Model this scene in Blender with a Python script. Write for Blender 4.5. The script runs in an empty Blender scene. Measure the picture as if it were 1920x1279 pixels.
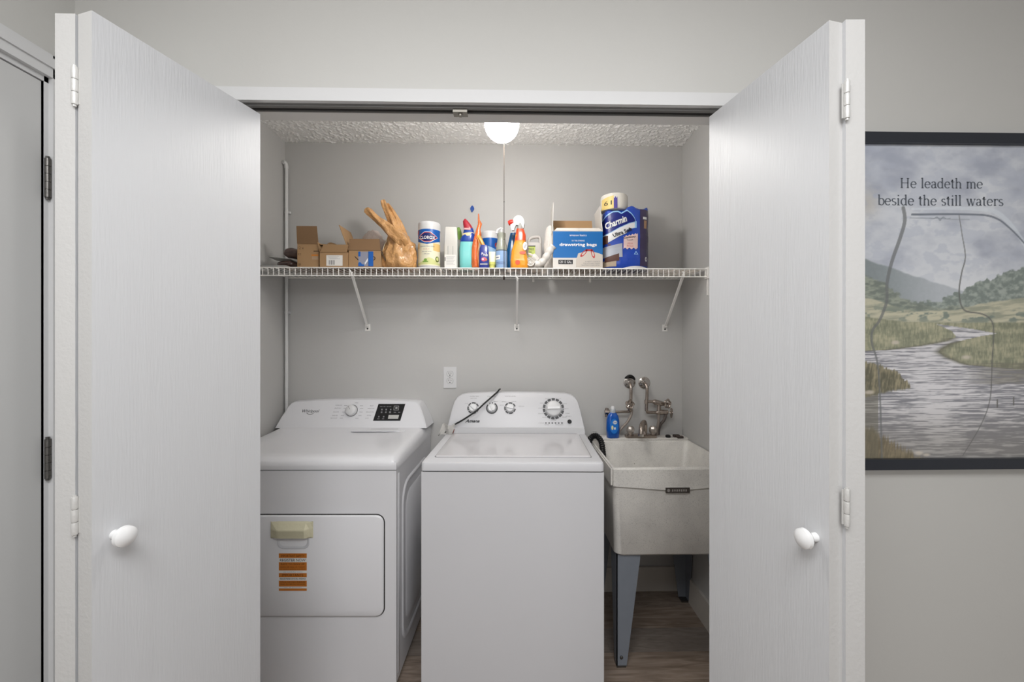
import bpy, bmesh, math, random
import numpy as np
from mathutils import Vector, Matrix, noise as mn
PI = math.pi
C = bpy.context.scene.collection
SC = bpy.context.scene
random.seed(5)

# ------------------------------------------------------------------ camera, world, light, exposure
YAW, FOC, PX0, CAMZ = math.radians(1.2), 760.0, 978.0, 1.40
cam_data = bpy.data.cameras.new('camera')
cam_data.sensor_width = 36.0
cam_data.lens = FOC / 1920 * 36.0
cam_data.shift_x = (960 - PX0) / 1920
cam_data.clip_start = 0.02
cam = bpy.data.objects.new('camera', cam_data); C.objects.link(cam)
cam.location = (0, 0, CAMZ)
cam.rotation_euler = (PI/2, 0, -YAW)
SC.camera = cam

world = bpy.data.worlds.new('world'); SC.world = world
world.use_nodes = True
world.node_tree.nodes['Background'].inputs[0].default_value = (0.95, 0.97, 1.0, 1)
world.node_tree.nodes['Background'].inputs[1].default_value = 0.35

def area_light(name, loc, rot, sx, sy, watts, color=(1, 1, 1)):
    l = bpy.data.lights.new(name, 'AREA'); l.shape = 'RECTANGLE'
    l.size, l.size_y, l.energy, l.color = sx, sy, watts, color
    o = bpy.data.objects.new(name, l); C.objects.link(o)
    o.location = loc; o.rotation_euler = rot
    return o
area_light('room_ceiling_light', (-0.05, -0.15, 2.46), (math.radians(10), 0, 0), 1.6, 0.9, 49, (0.985, 0.99, 1.0))
area_light('room_fill_light', (0.9, -2.3, 1.45), (math.radians(90), 0, math.radians(12)), 3.0, 1.9, 23, (0.97, 0.98, 1.0))  # unseen fill panel added behind the camera to brighten the closet fronts
GLOBE_STRENGTH = 86.0

SC.view_settings.view_transform = 'Standard'
SC.view_settings.look = 'None'
SC.view_settings.gamma = 1.0
SC.view_settings.use_curve_mapping = False
SC.view_settings.exposure = 0.0

# ------------------------------------------------------------------ measuring helpers
sa, ca = math.sin(YAW), math.cos(YAW)
def atd(px, py, d):
    """world point seen at a pixel at depth d along the view axis"""
    xc = (px - PX0) / FOC * d
    return Vector((xc*ca + d*sa, -xc*sa + d*ca, CAMZ + (639.5 - py)/FOC*d))
def aty(px, py, Y):
    """world point seen at a pixel on the upright plane y = Y"""
    k = (px - PX0) / FOC
    return atd(px, py, Y / (ca - k*sa))
def PX(px, Y): return aty(px, 640, Y).x
def PZ(py, px, Y): return aty(px, py, Y).z

# ------------------------------------------------------------------ materials
def newmat(name):
    m = bpy.data.materials.new(name); m.use_nodes = True
    nt = m.node_tree
    return m, nt, nt.nodes['Principled BSDF']
def N(nt, t, **kw):
    n = nt.nodes.new(t)
    for k, v in kw.items(): setattr(n, k, v)
    return n
MATS = {}
def mat(name, col, rough=0.5, metal=0.0, bump=0.0, bscale=60.0, coat=0.0, trans=0.0, alpha=1.0, emit=0.0, var=0.0, stretch=(1, 1, 1), ior=1.45, sss=0.0, bdist=0.002, vscale=4.0):
    if name in MATS: return MATS[name]
    m, nt, b = newmat(name)
    b.inputs['Base Color'].default_value = (*col, 1)
    b.inputs['Roughness'].default_value = rough
    b.inputs['Metallic'].default_value = metal
    b.inputs['IOR'].default_value = ior
    b.inputs['Coat Weight'].default_value = coat
    b.inputs['Coat Roughness'].default_value = 0.1
    b.inputs['Transmission Weight'].default_value = trans
    b.inputs['Alpha'].default_value = alpha
    if emit:
        b.inputs['Emission Color'].default_value = (*col, 1)
        b.inputs['Emission Strength'].default_value = emit
    tc = N(nt, 'ShaderNodeTexCoord'); mp = N(nt, 'ShaderNodeMapping')
    mp.inputs['Scale'].default_value = stretch
    nt.links.new(tc.outputs['Object'], mp.inputs['Vector'])
    if bump:
        no = N(nt, 'ShaderNodeTexNoise'); no.inputs['Scale'].default_value = bscale; no.inputs['Detail'].default_value = 4
        bp = N(nt, 'ShaderNodeBump'); bp.inputs['Strength'].default_value = bump; bp.inputs['Distance'].default_value = bdist
        nt.links.new(mp.outputs[0], no.inputs['Vector'])
        nt.links.new(no.outputs['Fac'], bp.inputs['Height']); nt.links.new(bp.outputs[0], b.inputs['Normal'])
    no2 = N(nt, 'ShaderNodeTexNoise'); no2.inputs['Scale'].default_value = vscale; no2.inputs['Detail'].default_value = 5
    nt.links.new(mp.outputs[0], no2.inputs['Vector'])
    mx = N(nt, 'ShaderNodeMix', data_type='RGBA')
    v = max(var, 0.015)
    mx.inputs['A'].default_value = (*[c*(1-v) for c in col], 1); mx.inputs['B'].default_value = (*[min(1, c*(1+v)) for c in col], 1)
    nt.links.new(no2.outputs['Fac'], mx.inputs['Factor']); nt.links.new(mx.outputs['Result'], b.inputs['Base Color'])
    MATS[name] = m
    return m

def s2l(r, g=None, b=None):
    if g is None: g = b = r
    f = lambda c: (c/255/12.92) if c/255 <= 0.04045 else ((c/255+0.055)/1.055)**2.4
    return (f(r), f(g), f(b))

wall_m = mat('painted_wall', s2l(203, 202, 198), 0.45, bump=0.25, bscale=90, bdist=0.0012)
closet_m = mat('closet_wall_paint', s2l(193, 192, 190), 0.5, bump=0.3, bscale=45, bdist=0.0014, var=0.03)
trim_m = mat('white_trim_paint', s2l(216, 216, 216), 0.38, bump=0.12, bscale=70)
track_m = mat('track_metal', s2l(120, 119, 117), 0.4, 0.3)
dark_m = mat('dark_gap', s2l(40, 39, 38), 0.6)
slab_m = mat('side_door_paint', s2l(205, 205, 204), 0.35, bump=0.1, bscale=60)
enamel_m = mat('white_enamel', s2l(224, 224, 227), 0.3, coat=0.1, bump=0.03, bscale=300)
wenamel_m = mat('washer_enamel', s2l(208, 208, 211), 0.36, bump=0.03, bscale=300)
plasticw_m = mat('white_plastic', s2l(216, 216, 217), 0.3)
chrome_m = mat('chrome', s2l(205, 200, 196), 0.16, 1.0)
oldchrome_m = mat('tarnished_chrome', s2l(178, 166, 157), 0.25, 1.0, bump=0.3, bscale=160, var=0.35, vscale=60)
hinge_m = mat('painted_hinge', s2l(212, 211, 208), 0.35, 0.2, bump=0.3, bscale=200)
dhinge_m = mat('dark_steel_hinge', s2l(105, 103, 100), 0.35, 0.85, bump=0.2, bscale=150)
wire_m = mat('white_coated_wire', s2l(240, 238, 234), 0.35)
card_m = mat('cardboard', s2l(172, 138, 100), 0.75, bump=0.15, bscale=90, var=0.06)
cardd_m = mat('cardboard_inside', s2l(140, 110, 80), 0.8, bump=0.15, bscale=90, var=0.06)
white_p = mat('white_paper', s2l(232, 230, 226), 0.6)
ink_m = mat('black_ink', s2l(28, 28, 32), 0.5)
grey_ink = mat('grey_ink', s2l(120, 120, 122), 0.5)
white_ink = mat('white_ink', s2l(240, 240, 240), 0.45)
rubber_m = mat('black_rubber', s2l(22, 22, 23), 0.45)

# ceiling popcorn
popcorn_m, nt, b = newmat('popcorn_plaster')
b.inputs['Base Color'].default_value = (*s2l(246, 245, 243), 1); b.inputs['Roughness'].default_value = 0.85
tc = N(nt, 'ShaderNodeTexCoord'); vo = N(nt, 'ShaderNodeTexVoronoi'); vo.inputs['Scale'].default_value = 95
no = N(nt, 'ShaderNodeTexNoise'); no.inputs['Scale'].default_value = 70; no.inputs['Detail'].default_value = 5
ma = N(nt, 'ShaderNodeMath', operation='MULTIPLY_ADD'); ma.inputs[1].default_value = -0.8
bp = N(nt, 'ShaderNodeBump'); bp.inputs['Strength'].default_value = 0.8; bp.inputs['Distance'].default_value = 0.003
nt.links.new(tc.outputs['Object'], vo.inputs['Vector']); nt.links.new(tc.outputs['Object'], no.inputs['Vector'])
nt.links.new(vo.outputs['Distance'], ma.inputs[0]); nt.links.new(no.outputs['Fac'], ma.inputs[2])
nt.links.new(ma.outputs[0], bp.inputs['Height']); nt.links.new(bp.outputs[0], b.inputs['Normal'])

# white painted wood with embossed vertical grain (local z is up)
def grain_mat(name, col, rough, strength):
    m, nt, b = newmat(name)
    b.inputs['Base Color'].default_value = (*col, 1); b.inputs['Roughness'].default_value = rough
    tc = N(nt, 'ShaderNodeTexCoord'); mp = N(nt, 'ShaderNodeMapping'); mp.inputs['Scale'].default_value = (1, 1, 0.075)
    no = N(nt, 'ShaderNodeTexNoise'); no.inputs['Scale'].default_value = 7; no.inputs['Detail'].default_value = 2; no.inputs['Distortion'].default_value = 0.4
    mu = N(nt, 'ShaderNodeMath', operation='MULTIPLY'); mu.inputs[1].default_value = 26
    si = N(nt, 'ShaderNodeMath', operation='SINE')
    n2 = N(nt, 'ShaderNodeTexNoise'); n2.inputs['Scale'].default_value = 240; n2.inputs['Detail'].default_value = 2
    ad = N(nt, 'ShaderNodeMath', operation='MULTIPLY_ADD'); ad.inputs[1].default_value = 0.35
    bp = N(nt, 'ShaderNodeBump'); bp.inputs['Strength'].default_value = strength; bp.inputs['Distance'].default_value = 0.0012
    L = nt.links.new
    L(tc.outputs['Object'], mp.inputs['Vector']); L(mp.outputs[0], no.inputs['Vector']); L(mp.outputs[0], n2.inputs['Vector'])
    L(no.outputs['Fac'], mu.inputs[0]); L(mu.outputs[0], si.inputs[0]); L(si.outputs[0], ad.inputs[0]); L(n2.outputs['Fac'], ad.inputs[2])
    b.inputs['Specular IOR Level'].default_value = 0.35
    L(ad.outputs[0], bp.inputs['Height']); L(bp.outputs[0], b.inputs['Normal'])
    return m
door_m = grain_mat('white_grained_door', s2l(206, 207, 209), 0.42, 0.5)
edge_m = mat('door_edge_paint', s2l(202, 201, 199), 0.5, bump=0.5, bscale=120, bdist=0.0015)

# vinyl planks
plank_m, nt, b = newmat('vinyl_plank')
tc = N(nt, 'ShaderNodeTexCoord'); mp = N(nt, 'ShaderNodeMapping'); mp.inputs['Scale'].default_value = (1.1, 11, 1)
oi = N(nt, 'ShaderNodeObjectInfo'); ad = N(nt, 'ShaderNodeVectorMath', operation='ADD')
cm = N(nt, 'ShaderNodeCombineXYZ'); mu = N(nt, 'ShaderNodeMath', operation='MULTIPLY'); mu.inputs[1].default_value = 37
no = N(nt, 'ShaderNodeTexNoise'); no.inputs['Scale'].default_value = 3.2; no.inputs['Detail'].default_value = 7; no.inputs['Distortion'].default_value = 1.6
cr = N(nt, 'ShaderNodeValToRGB'); e = cr.color_ramp.elements
e[0].position = 0.3; e[0].color = (*s2l(116, 98, 84), 1); e[1].position = 0.75; e[1].color = (*s2l(176, 158, 142), 1)
x = e.new(0.5); x.color = (*s2l(146, 128, 113), 1)
hs = N(nt, 'ShaderNodeMix', data_type='RGBA'); hs.blend_type = 'MIX'; hs.inputs['B'].default_value = (*s2l(122, 120, 118), 1)
m3 = N(nt, 'ShaderNodeMath', operation='MULTIPLY'); m3.inputs[1].default_value = 0.6
L = nt.links.new
L(tc.outputs['Object'], mp.inputs['Vector']); L(oi.outputs['Random'], mu.inputs[0]); L(mu.outputs[0], cm.inputs[0]); L(mu.outputs[0], cm.inputs[1])
L(mp.outputs[0], ad.inputs[0]); L(cm.outputs[0], ad.inputs[1]); L(ad.outputs[0], no.inputs['Vector']); L(no.outputs['Fac'], cr.inputs[0])
L(cr.outputs[0], hs.inputs['A']); L(oi.outputs['Random'], m3.inputs[0]); L(m3.outputs[0], hs.inputs['Factor']); L(hs.outputs['Result'], b.inputs['Base Color'])
b.inputs['Roughness'].default_value = 0.42

# ------------------------------------------------------------------ mesh helpers
def bx(bm, x0, x1, y0, y1, z0, z1):
    v = [bm.verts.new(p) for p in ((x0,y0,z0),(x1,y0,z0),(x1,y1,z0),(x0,y1,z0),(x0,y0,z1),(x1,y0,z1),(x1,y1,z1),(x0,y1,z1))]
    for f in ((0,3,2,1),(4,5,6,7),(0,1,5,4),(1,2,6,5),(2,3,7,6),(3,0,4,7)):
        bm.faces.new([v[i] for i in f])
    return v
def loft(bm, rings, cap0=True, cap1=True, close=True):
    R = [[bm.verts.new(p) for p in r] for r in rings]
    n = len(R[0])
    for a, c in zip(R, R[1:]):
        for i in range(n if close else n-1):
            j = (i+1) % n
            bm.faces.new((a[i], a[j], c[j], c[i]))
    if cap0: bm.faces.new(R[0][::-1])
    if cap1: bm.faces.new(R[-1])
    return R
def lathe(bm, prof, n=24, c=(0, 0, 0), axis='z', sx=1, sy=1, cap=True):
    rings = []
    for r, h in prof:
        ring = []
        for i in range(n):
            t = 2*PI*i/n
            p = (r*math.cos(t)*sx, r*math.sin(t)*sy, h)
            if axis == 'y': p = (p[0], h, -p[1])
            if axis == 'x': p = (h, p[0], p[1])
            ring.append((c[0]+p[0], c[1]+p[1], c[2]+p[2]))
        rings.append(ring)
    return loft(bm, rings, cap, cap)
def frames(pts):
    pts = [Vector(p) for p in pts]; out = []; up = None
    for i, p in enumerate(pts):
        t = (pts[min(i+1, len(pts)-1)] - pts[max(i-1, 0)]).normalized()
        if up is None:
            up = Vector((0, 0, 1)) if abs(t.z) < 0.9 else Vector((1, 0, 0))
        a = t.cross(up).normalized(); up = a.cross(t).normalized()
        out.append((p, a, up))
    return out
def tube(bm, pts, r, n=8, cap=True):
    rr = r if hasattr(r, '__len__') else [r]*len(pts)
    rings = [[p + a*(q*math.cos(2*PI*i/n)) + u*(q*math.sin(2*PI*i/n)) for i in range(n)] for (p, a, u), q in zip(frames(pts), rr)]
    loft(bm, rings, cap, cap)
def smooth_pts(pts, k=5):
    P = [Vector(p) for p in pts]; out = []
    for i in range(len(P)-1):
        p0, p1, p2, p3 = P[max(i-1,0)], P[i], P[i+1], P[min(i+2,len(P)-1)]
        for j in range(k):
            t = j/k
            out.append(0.5*((2*p1)+(-p0+p2)*t+(2*p0-5*p1+4*p2-p3)*t*t+(-p0+3*p1-3*p2+p3)*t**3))
    out.append(P[-1]); return out
def rrect(cx, cy, w, d, r, z, n=5):
    out = []
    for (sx, sy, a0) in ((1,1,0),(-1,1,90),(-1,-1,180),(1,-1,270)):
        for i in range(n):
            a = math.radians(a0 + 90*i/(n-1))
            out.append((cx+sx*(w/2-r)+r*math.cos(a), cy+sy*(d/2-r)+r*math.sin(a), z))
    return out
def prism(bm, poly, y0, y1, lean=None):
    """polygon in x,z extruded in y"""
    f = lean or (lambda x, y, z: (x, y, z))
    loft(bm, [[f(x, y0, z) for x, z in poly], [f(x, y1, z) for x, z in poly]])
def mesh_of(bm, name, bevel=0.0, seg=2, smooth=False, angle=40):
    if bevel:
        es = [e for e in bm.edges if len(e.link_faces) == 2 and e.calc_face_angle(0) > math.radians(30)]
        bmesh.ops.bevel(bm, geom=es, offset=bevel, segments=seg, profile=0.5, affect='EDGES', clamp_overlap=True)
    bmesh.ops.recalc_face_normals(bm, faces=bm.faces)
    me = bpy.data.meshes.new(name); bm.to_mesh(me); bm.free()
    if smooth or bevel:
        me.polygons.foreach_set('use_smooth', [True]*len(me.polygons))
        try: me.set_sharp_from_angle(angle=math.radians(angle))
        except Exception: pass
    return me
def obj(name, bm, m, parent=None, bevel=0.0, seg=2, smooth=False, loc=None, label=None, angle=40):
    me = mesh_of(bm, name, bevel, seg, smooth, angle) if isinstance(bm, bmesh.types.BMesh) else bm
    if m is not None and not me.materials: me.materials.append(m)
    o = bpy.data.objects.new(name, me); C.objects.link(o)
    if parent is not None: o.parent = parent
    if loc is not None: o.location = loc
    if label: o['label'] = label
    return o
def B(): return bmesh.new()
def boxm(name, m, parent, x0, x1, y0, y1, z0, z1, bevel=0.0, **k):
    bm = B(); bx(bm, x0, x1, y0, y1, z0, z1)
    return obj(name, bm, m, parent, bevel, **k)
def thing(name, label, cat, loc=(0, 0, 0), rotz=0.0, group=None):
    o = bpy.data.objects.new(name, None); C.objects.link(o)
    o.empty_display_size = 0.05
    o.location = loc; o.rotation_euler = (0, 0, rotz)
    o['label'] = label; o['category'] = cat
    if group: o['group'] = group
    return o
def tag(o, label, cat, group=None):
    o['label'] = label; o['category'] = cat
    if group: o['group'] = group
    return o
def struct(o):
    o['kind'] = 'structure'; return o
def sempty(name, loc=(0, 0, 0)):
    o = bpy.data.objects.new(name, None); C.objects.link(o); o.location = loc; o['kind'] = 'structure'
    return o

# flat print laid on surfaces
def flatmap(y, off=0.0006): return lambda u, v: (u, y - off, v)
def cylmap(r, off=0.0008, ry=None): return lambda u, v: ((r+off)*math.sin(u/r), -((ry or r)+off)*math.cos(u/r), v)
def strip(name, m, parent, mp, lo, hi, u0, u1, n=16, nv=1, tf=None):
    bm = B(); cols = []
    for i in range(n+1):
        u = u0 + (u1-u0)*i/n
        a, c = (lo(u) if callable(lo) else lo), (hi(u) if callable(hi) else hi)
        cols.append([bm.verts.new(mp(*(tf(u, a+(c-a)*j/nv) if tf else (u, a+(c-a)*j/nv)))) for j in range(nv+1)])
    for a, c in zip(cols, cols[1:]):
        for j in range(nv):
            bm.faces.new((a[j], c[j], c[j+1], a[j+1]))
    return obj(name, bm, m, parent)
def ellipse(name, m, parent, mp, cu, cv, ru, rv, n=20, tf=None):
    h = lambda u: rv*math.sqrt(max(0, 1-((u-cu)/ru)**2))
    return strip(name, m, parent, mp, lambda u: cv-h(u), lambda u: cv+h(u), cu-ru, cu+ru*0.9999, n, tf=tf)
def rot2(cu, cv, a):
    c, s = math.cos(a), math.sin(a)
    return lambda u, v: (cu+(u-cu)*c-(v-cv)*s, cv+(u-cu)*s+(v-cv)*c)
def text(name, s, m, parent, mp, cu, cv, w, h, rot=0.0, shear=0.0, bold=0.0):
    """lettering as thin faces: centred at (cu, cv), fitted to w x h, laid on a surface by mp"""
    cd = bpy.data.curves.new(name, 'FONT'); cd.body = s; cd.size = 1.0; cd.shear = shear; cd.offset = bold
    cd.resolution_u = 2
    t = bpy.data.objects.new('tmp_text', cd); C.objects.link(t)
    dg = bpy.context.evaluated_depsgraph_get(); dg.update()
    me = bpy.data.meshes.new_from_object(t.evaluated_get(dg))
    bpy.data.objects.remove(t); bpy.data.curves.remove(cd)
    me.name = name
    xs = [v.co.x for v in me.vertices]; ys = [v.co.y for v in me.vertices]
    if not xs: return None
    x0, x1, y0, y1 = min(xs), max(xs), min(ys), max(ys)
    c, sn = math.cos(rot), math.sin(rot)
    for v in me.vertices:
        a = (v.co.x-(x0+x1)/2)/(x1-x0)*w; q = (v.co.y-(y0+y1)/2)/(y1-y0)*h
        v.co = Vector(mp(cu+a*c-q*sn, cv+a*sn+q*c))
    me.materials.clear(); me.materials.append(m)
    return obj(name, me, None, parent)

# ================================================================== SETTING
YF, YI, YB = 1.14, 1.225, 2.265         # front wall face, its closet side, closet back wall
XL, XR = -1.26, 0.952                   # closet side walls
HC = 2.50                               # ceilings
JL, JR, JT = -0.905, 0.715, 2.06        # opening
RL, RR, RB = -1.205, 3.1, -2.9          # room
def wall(name, m, *a): return struct(boxm(name, m, None, *a))
bm = B()
bx(bm, RL-0.08, JL, YF, YI, 0, HC); bx(bm, JR, RR, YF, YI, 0, HC); bx(bm, JL, JR, YF, YI, JT+0.012, HC)
struct(obj('wall_front', bm, wall_m))
wall('wall_back', closet_m, XL-0.1, XR+0.1, YB, YB+0.1, 0, HC)
wall('wall_closet_left', closet_m, XL-0.1, XL, YI, YB, 0, HC)
wall('wall_closet_right', closet_m, XR, XR+0.1, YI, YB, 0, HC)
wall('wall_right', wall_m, RR, RR+0.1, RB, YF, 0, HC)
wall('wall_rear', wall_m, RL-0.1, RR+0.1, RB-0.1, RB, 0, HC)
# left wall has a doorway
DY1 = 1.066; DY0 = DY1-0.81; DT = 2.075
bm = B()
bx(bm, RL-0.1, RL, RB, DY0, 0, HC); bx(bm, RL-0.1, RL, DY1, YF, 0, HC); bx(bm, RL-0.1, RL, DY0, DY1, DT, HC)
struct(obj('wall_left', bm, wall_m))
bm = B(); bx(bm, RL-0.1, RR+0.1, RB-0.1, YF, HC, HC+0.1)
struct(obj('ceiling', bm, mat('room_ceiling_paint', s2l(225, 224, 222), 0.8, bump=0.4, bscale=40)))
def vnoise(x, y, seed=0):
    xi, yi = np.floor(x).astype(int), np.floor(y).astype(int); xf, yf = x-xi, y-yi
    xf, yf = xf*xf*(3-2*xf), yf*yf*(3-2*yf)
    def h(a, b_):
        n = (a*374761393 + b_*668265263 + seed*1442695) & 0x7fffffff
        n = ((n ^ (n >> 13))*1274126177) & 0x7fffffff
        return ((n ^ (n >> 16)) & 0xffff)/65535.0
    return (h(xi, yi)*(1-xf)+h(xi+1, yi)*xf)*(1-yf)+(h(xi, yi+1)*(1-xf)+h(xi+1, yi+1)*xf)*yf
def fbm(x, y, o=5, seed=0):
    s, a = 0, 0.5
    for k in range(o): s = s+a*vnoise(x*2**k, y*2**k, seed+k); a *= 0.5
    return s
# popcorn ceiling of the closet: real relief
gx, gy = 620, 290
GX, GY = np.meshgrid(np.linspace(XL, XR, gx+1), np.linspace(YI, YB, gy+1))
wxn = GX+0.010*(fbm(GX/0.03, GY/0.03, 2, 90)-0.4); wyn = GY+0.010*(fbm(GX/0.03, GY/0.03, 2, 95)-0.4)
hh_ = np.clip(fbm(wxn/0.0115, wyn/0.0115, 2, 100)-0.36, 0, 1)*0.020
idx = np.arange((gx+1)*(gy+1)).reshape(gy+1, gx+1)
me = bpy.data.meshes.new('ceiling')
me.from_pydata(np.stack([GX, GY, HC-hh_], -1).reshape(-1, 3).tolist(), [], np.stack([idx[:-1, :-1], idx[1:, :-1], idx[1:, 1:], idx[:-1, 1:]], -1).reshape(-1, 4).tolist())
me.polygons.foreach_set('use_smooth', [True]*len(me.polygons))
struct(obj('ceiling', me, popcorn_m))
# floor with planks
fl = struct(boxm('floor', dark_m, None, RL-0.1, RR+0.1, RB-0.1, YB+0.1, -0.06, -0.006))
PW, PL = 0.152, 1.22
bm = B(); bx(bm, 0.0006, PL-0.0006, 0.0006, PW-0.0006, -0.006, 0)
pm = mesh_of(bm, 'plank', 0.0008, 1); pm.materials.append(plank_m)
row = 0; y = RB
while y < YB:
    x = RL - 0.1 - ((row*0.47) % 1.0)*PL
    while x < RR:
        lx0, lx1, ly1 = max(x, (RL if y < YF-0.05 else XL)), min(x+PL, (RR if y < YI-0.05 else XR)), min(y+PW, YB)
        if lx1 - lx0 > 0.03:
            p = bpy.data.objects.new('plank', pm); C.objects.link(p); p.parent = fl
            p.location = (lx0, y, 0); p.scale = ((lx1-lx0)/PL, (ly1-y)/PW, 1)
        x += PL
    y += PW; row += 1
# casing and jamb lining of the closet
bm = B()
cw, ct = 0.036, 0.016
bx(bm, JL-cw, JR+cw, YF-ct, YF, JT, JT+cw); bx(bm, JL-cw, JL, YF-ct, YF, 0, JT); bx(bm, JR, JR+cw, YF-ct, YF, 0, JT)
struct(obj('trim_1', bm, trim_m, bevel=0.003))
bm = B()
bx(bm, JL, JL+0.012, YF-0.002, YI+0.002, 0, JT); bx(bm, JR-0.012, JR, YF-0.002, YI+0.002, 0, JT); bx(bm, JL, JR, YF-0.002, YI+0.002, JT, JT+0.012)
struct(obj('trim_2', bm, mat('jamb_paint', s2l(226, 225, 223), 0.5)))
# sliding track of the folding doors: a channel with a dark slot
tr = sempty('trim_3', ((JL+JR)/2, 1.158, JT)); tw = (JR-JL)/2-0.014
boxm('channel_flange', track_m, tr, -tw, tw, -0.017, -0.006, -0.006, 0)
boxm('channel_flange', track_m, tr, -tw, tw, 0.009, 0.014, -0.006, 0)
boxm('channel_slot', dark_m, tr, -tw, tw, -0.006, 0.009, -0.002, 0)
bm = B(); bx(bm, -0.075, -0.035, -0.012, 0.014, -0.014, -0.003); lathe(bm, [(0.006, -0.02), (0.006, -0.003)], 10, (-0.055, 0, 0))
obj('snubber_guide', bm, mat('dull_zinc', s2l(150, 146, 138), 0.4, 0.7), tr, 0.002)
# baseboards
base_m = mat('baseboard_paint', s2l(206, 200, 192), 0.45)
bh, bt = 0.135, 0.014
struct(boxm('baseboard_back', base_m, None, XL, XR, YB-bt, YB, 0, bh, 0.004))
struct(boxm('baseboard_right', base_m, None, XR-bt, XR, YI, YB-bt, 0, bh, 0.004))
struct(boxm('baseboard_left', base_m, None, XL, XL+bt, YI, YB-bt, 0, bh, 0.004))
struct(boxm('baseboard_front', trim_m, None, JR+cw, RR, YF-0.012, YF, 0, 0.09, 0.004))

# ---- folding closet doors: two panels each
DTOP, DBOT, TH = 2.035, 0.012, 0.038
def panel(parent, near, far, side, knob=None, name='panel'):
    """near/far: bottom corners of the visible face; side = direction of the thickness (-1 left, +1 right)"""
    a, c = Vector((near[0], near[1], 0)), Vector((far[0], far[1], 0))
    d = (c-a); Ln = d.length; d.normalize()
    o = bpy.data.objects.new(name, None)
    bm = B(); x0, x1 = (0, TH) if side > 0 else (-TH, 0)
    bx(bm, x0, x1, 0, Ln, DBOT, DTOP)
    me = mesh_of(bm, name, 0.0015, 1)
    me.materials.append(door_m); me.materials.append(edge_m)
    for p in me.polygons:
        if abs(p.normal.y) > 0.8 or abs(p.normal.z) > 0.8: p.material_index = 1
    o = bpy.data.objects.new(name, me); C.objects.link(o); o.parent = parent
    o.location = a; o.rotation_euler = (0, 0, math.atan2(d.y, d.x) - PI/2)
    if knob:
        s, z = knob
        bm = B()
        f = -side
        prof = [(0.0095, 0.0), (0.0085, 0.010), (0.009, 0.016), (0.0165, 0.020), (0.0205, 0.026), (0.0195, 0.033), (0.013, 0.038), (0.004, 0.040)]
        prof = [(r, h*f) for r, h in prof]
        lathe(bm, prof, 24, (0, s, z), axis='x')
        k = obj('knob', bm, mat('white_china_knob', s2l(236, 236, 236), 0.12, coat=0.6), o, smooth=True)
    return o
def fold_hinge(parent, x, y, z, m=hinge_m):
    bm = B()
    for i in range(3):
        lathe(bm, [(0.0048, 0.001), (0.0052, 0.003), (0.0052, 0.0225), (0.0048, 0.0245)], 12, (0, 0, -0.037+i*0.0247))
    bx(bm, -0.0065, 0.0065, 0.003, 0.0055, -0.034, 0.034)
    lathe(bm, [(0.003, -0.040), (0.003, 0.040)], 8)
    return obj('hinge', bm, m, parent, smooth=True, loc=(x, y, z))
dl = sempty('door_1', (0, 0, 0))
nB, fB = atd(172, 20, 0.778), atd(488, 215, 1.134)
panel(dl, nB, fB, -1, (0.036, 1.012))
nA = atd(103, 20, 0.785); panel(dl, nA, (JL+0.016, YF-0.02), 1)
xh = atd(142, 20, 0.785)
for z in (1.893, 1.062, 0.23): fold_hinge(dl, xh.x, xh.y-0.002, z)
dr = sempty('door_2', (0, 0, 0))
nB2, fB2 = atd(1555, 38, 0.802), atd(1330, 215, 1.148)
panel(dr, nB2, fB2, 1, (0.030, 0.998))
nA2 = atd(1622, 36, 0.800); panel(dr, nA2, (JR-0.012, YF-0.02), -1)
xh = atd(1586.5, 36, 0.797)
for z in (1.873, 1.073, 0.23): fold_hinge(dr, xh.x, xh.y-0.002, z)

# ---- door in the left wall with casing
d3 = sempty('door_3', (0, 0, 0))
boxm('panel', slab_m, d3, RL-0.038, RL-0.003, DY0+0.018, DY1-0.003, 0.01, DT-0.010, 0.001)
bm = B()
bx(bm, RL-0.1, RL+0.001, DY1, DY1+0.014, 0, DT+0.012); bx(bm, RL-0.1, RL+0.001, DY0, DY0+0.014, 0, DT+0.012); bx(bm, RL-0.1, RL+0.001, DY0, DY1+0.014, DT-0.0075, DT+0.012)
obj('door_jamb', bm, trim_m, d3)
bm = B()
for (y0, y1, z0, z1, t) in ((DY1+0.010, YF-0.004, 0, 2.14, 0.013), (DY0-0.05, DY0+0.006, 0, 2.14, 0.013), (DY0-0.05, YF-0.004, DT+0.006, 2.14, 0.013)):
    bx(bm, RL, RL+t, y0, y1, z0, z1)
bx(bm, RL, RL+0.018, DY1+0.030, YF-0.012, 0, 2.13); bx(bm, RL, RL+0.018, DY0-0.05, YF-0.012, DT+0.030, 2.13)
obj('casing', bm, trim_m, d3, 0.003)
for z in (1.82, 1.097, 0.25):
    bm = B()
    for i in range(5):
        lathe(bm, [(0.0065, 0.0006), (0.0065, 0.0196)], 12, (RL+0.006, DY1+0.004, z-0.0505+i*0.0202))
    bx(bm, RL-0.001, RL+0.0016, DY1+0.002, DY1+0.030, z-0.05, z+0.05)
    lathe(bm, [(0.004, -0.056), (0.004, 0.056)], 8, (RL+0.006, DY1+0.004, z))
    obj('hinge', bm, dhinge_m, d3, smooth=True)
bm = B(); lathe(bm, [(0.026, 0), (0.026, 0.006), (0.011, 0.010), (0.011, 0.03), (0.024, 0.04), (0.027, 0.052), (0.02, 0.062), (0.004, 0.065)], 20, (RL-0.003, DY0+0.08, 0.96), axis='x')
obj('door_handle', bm, dhinge_m, d3, smooth=True)

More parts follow.
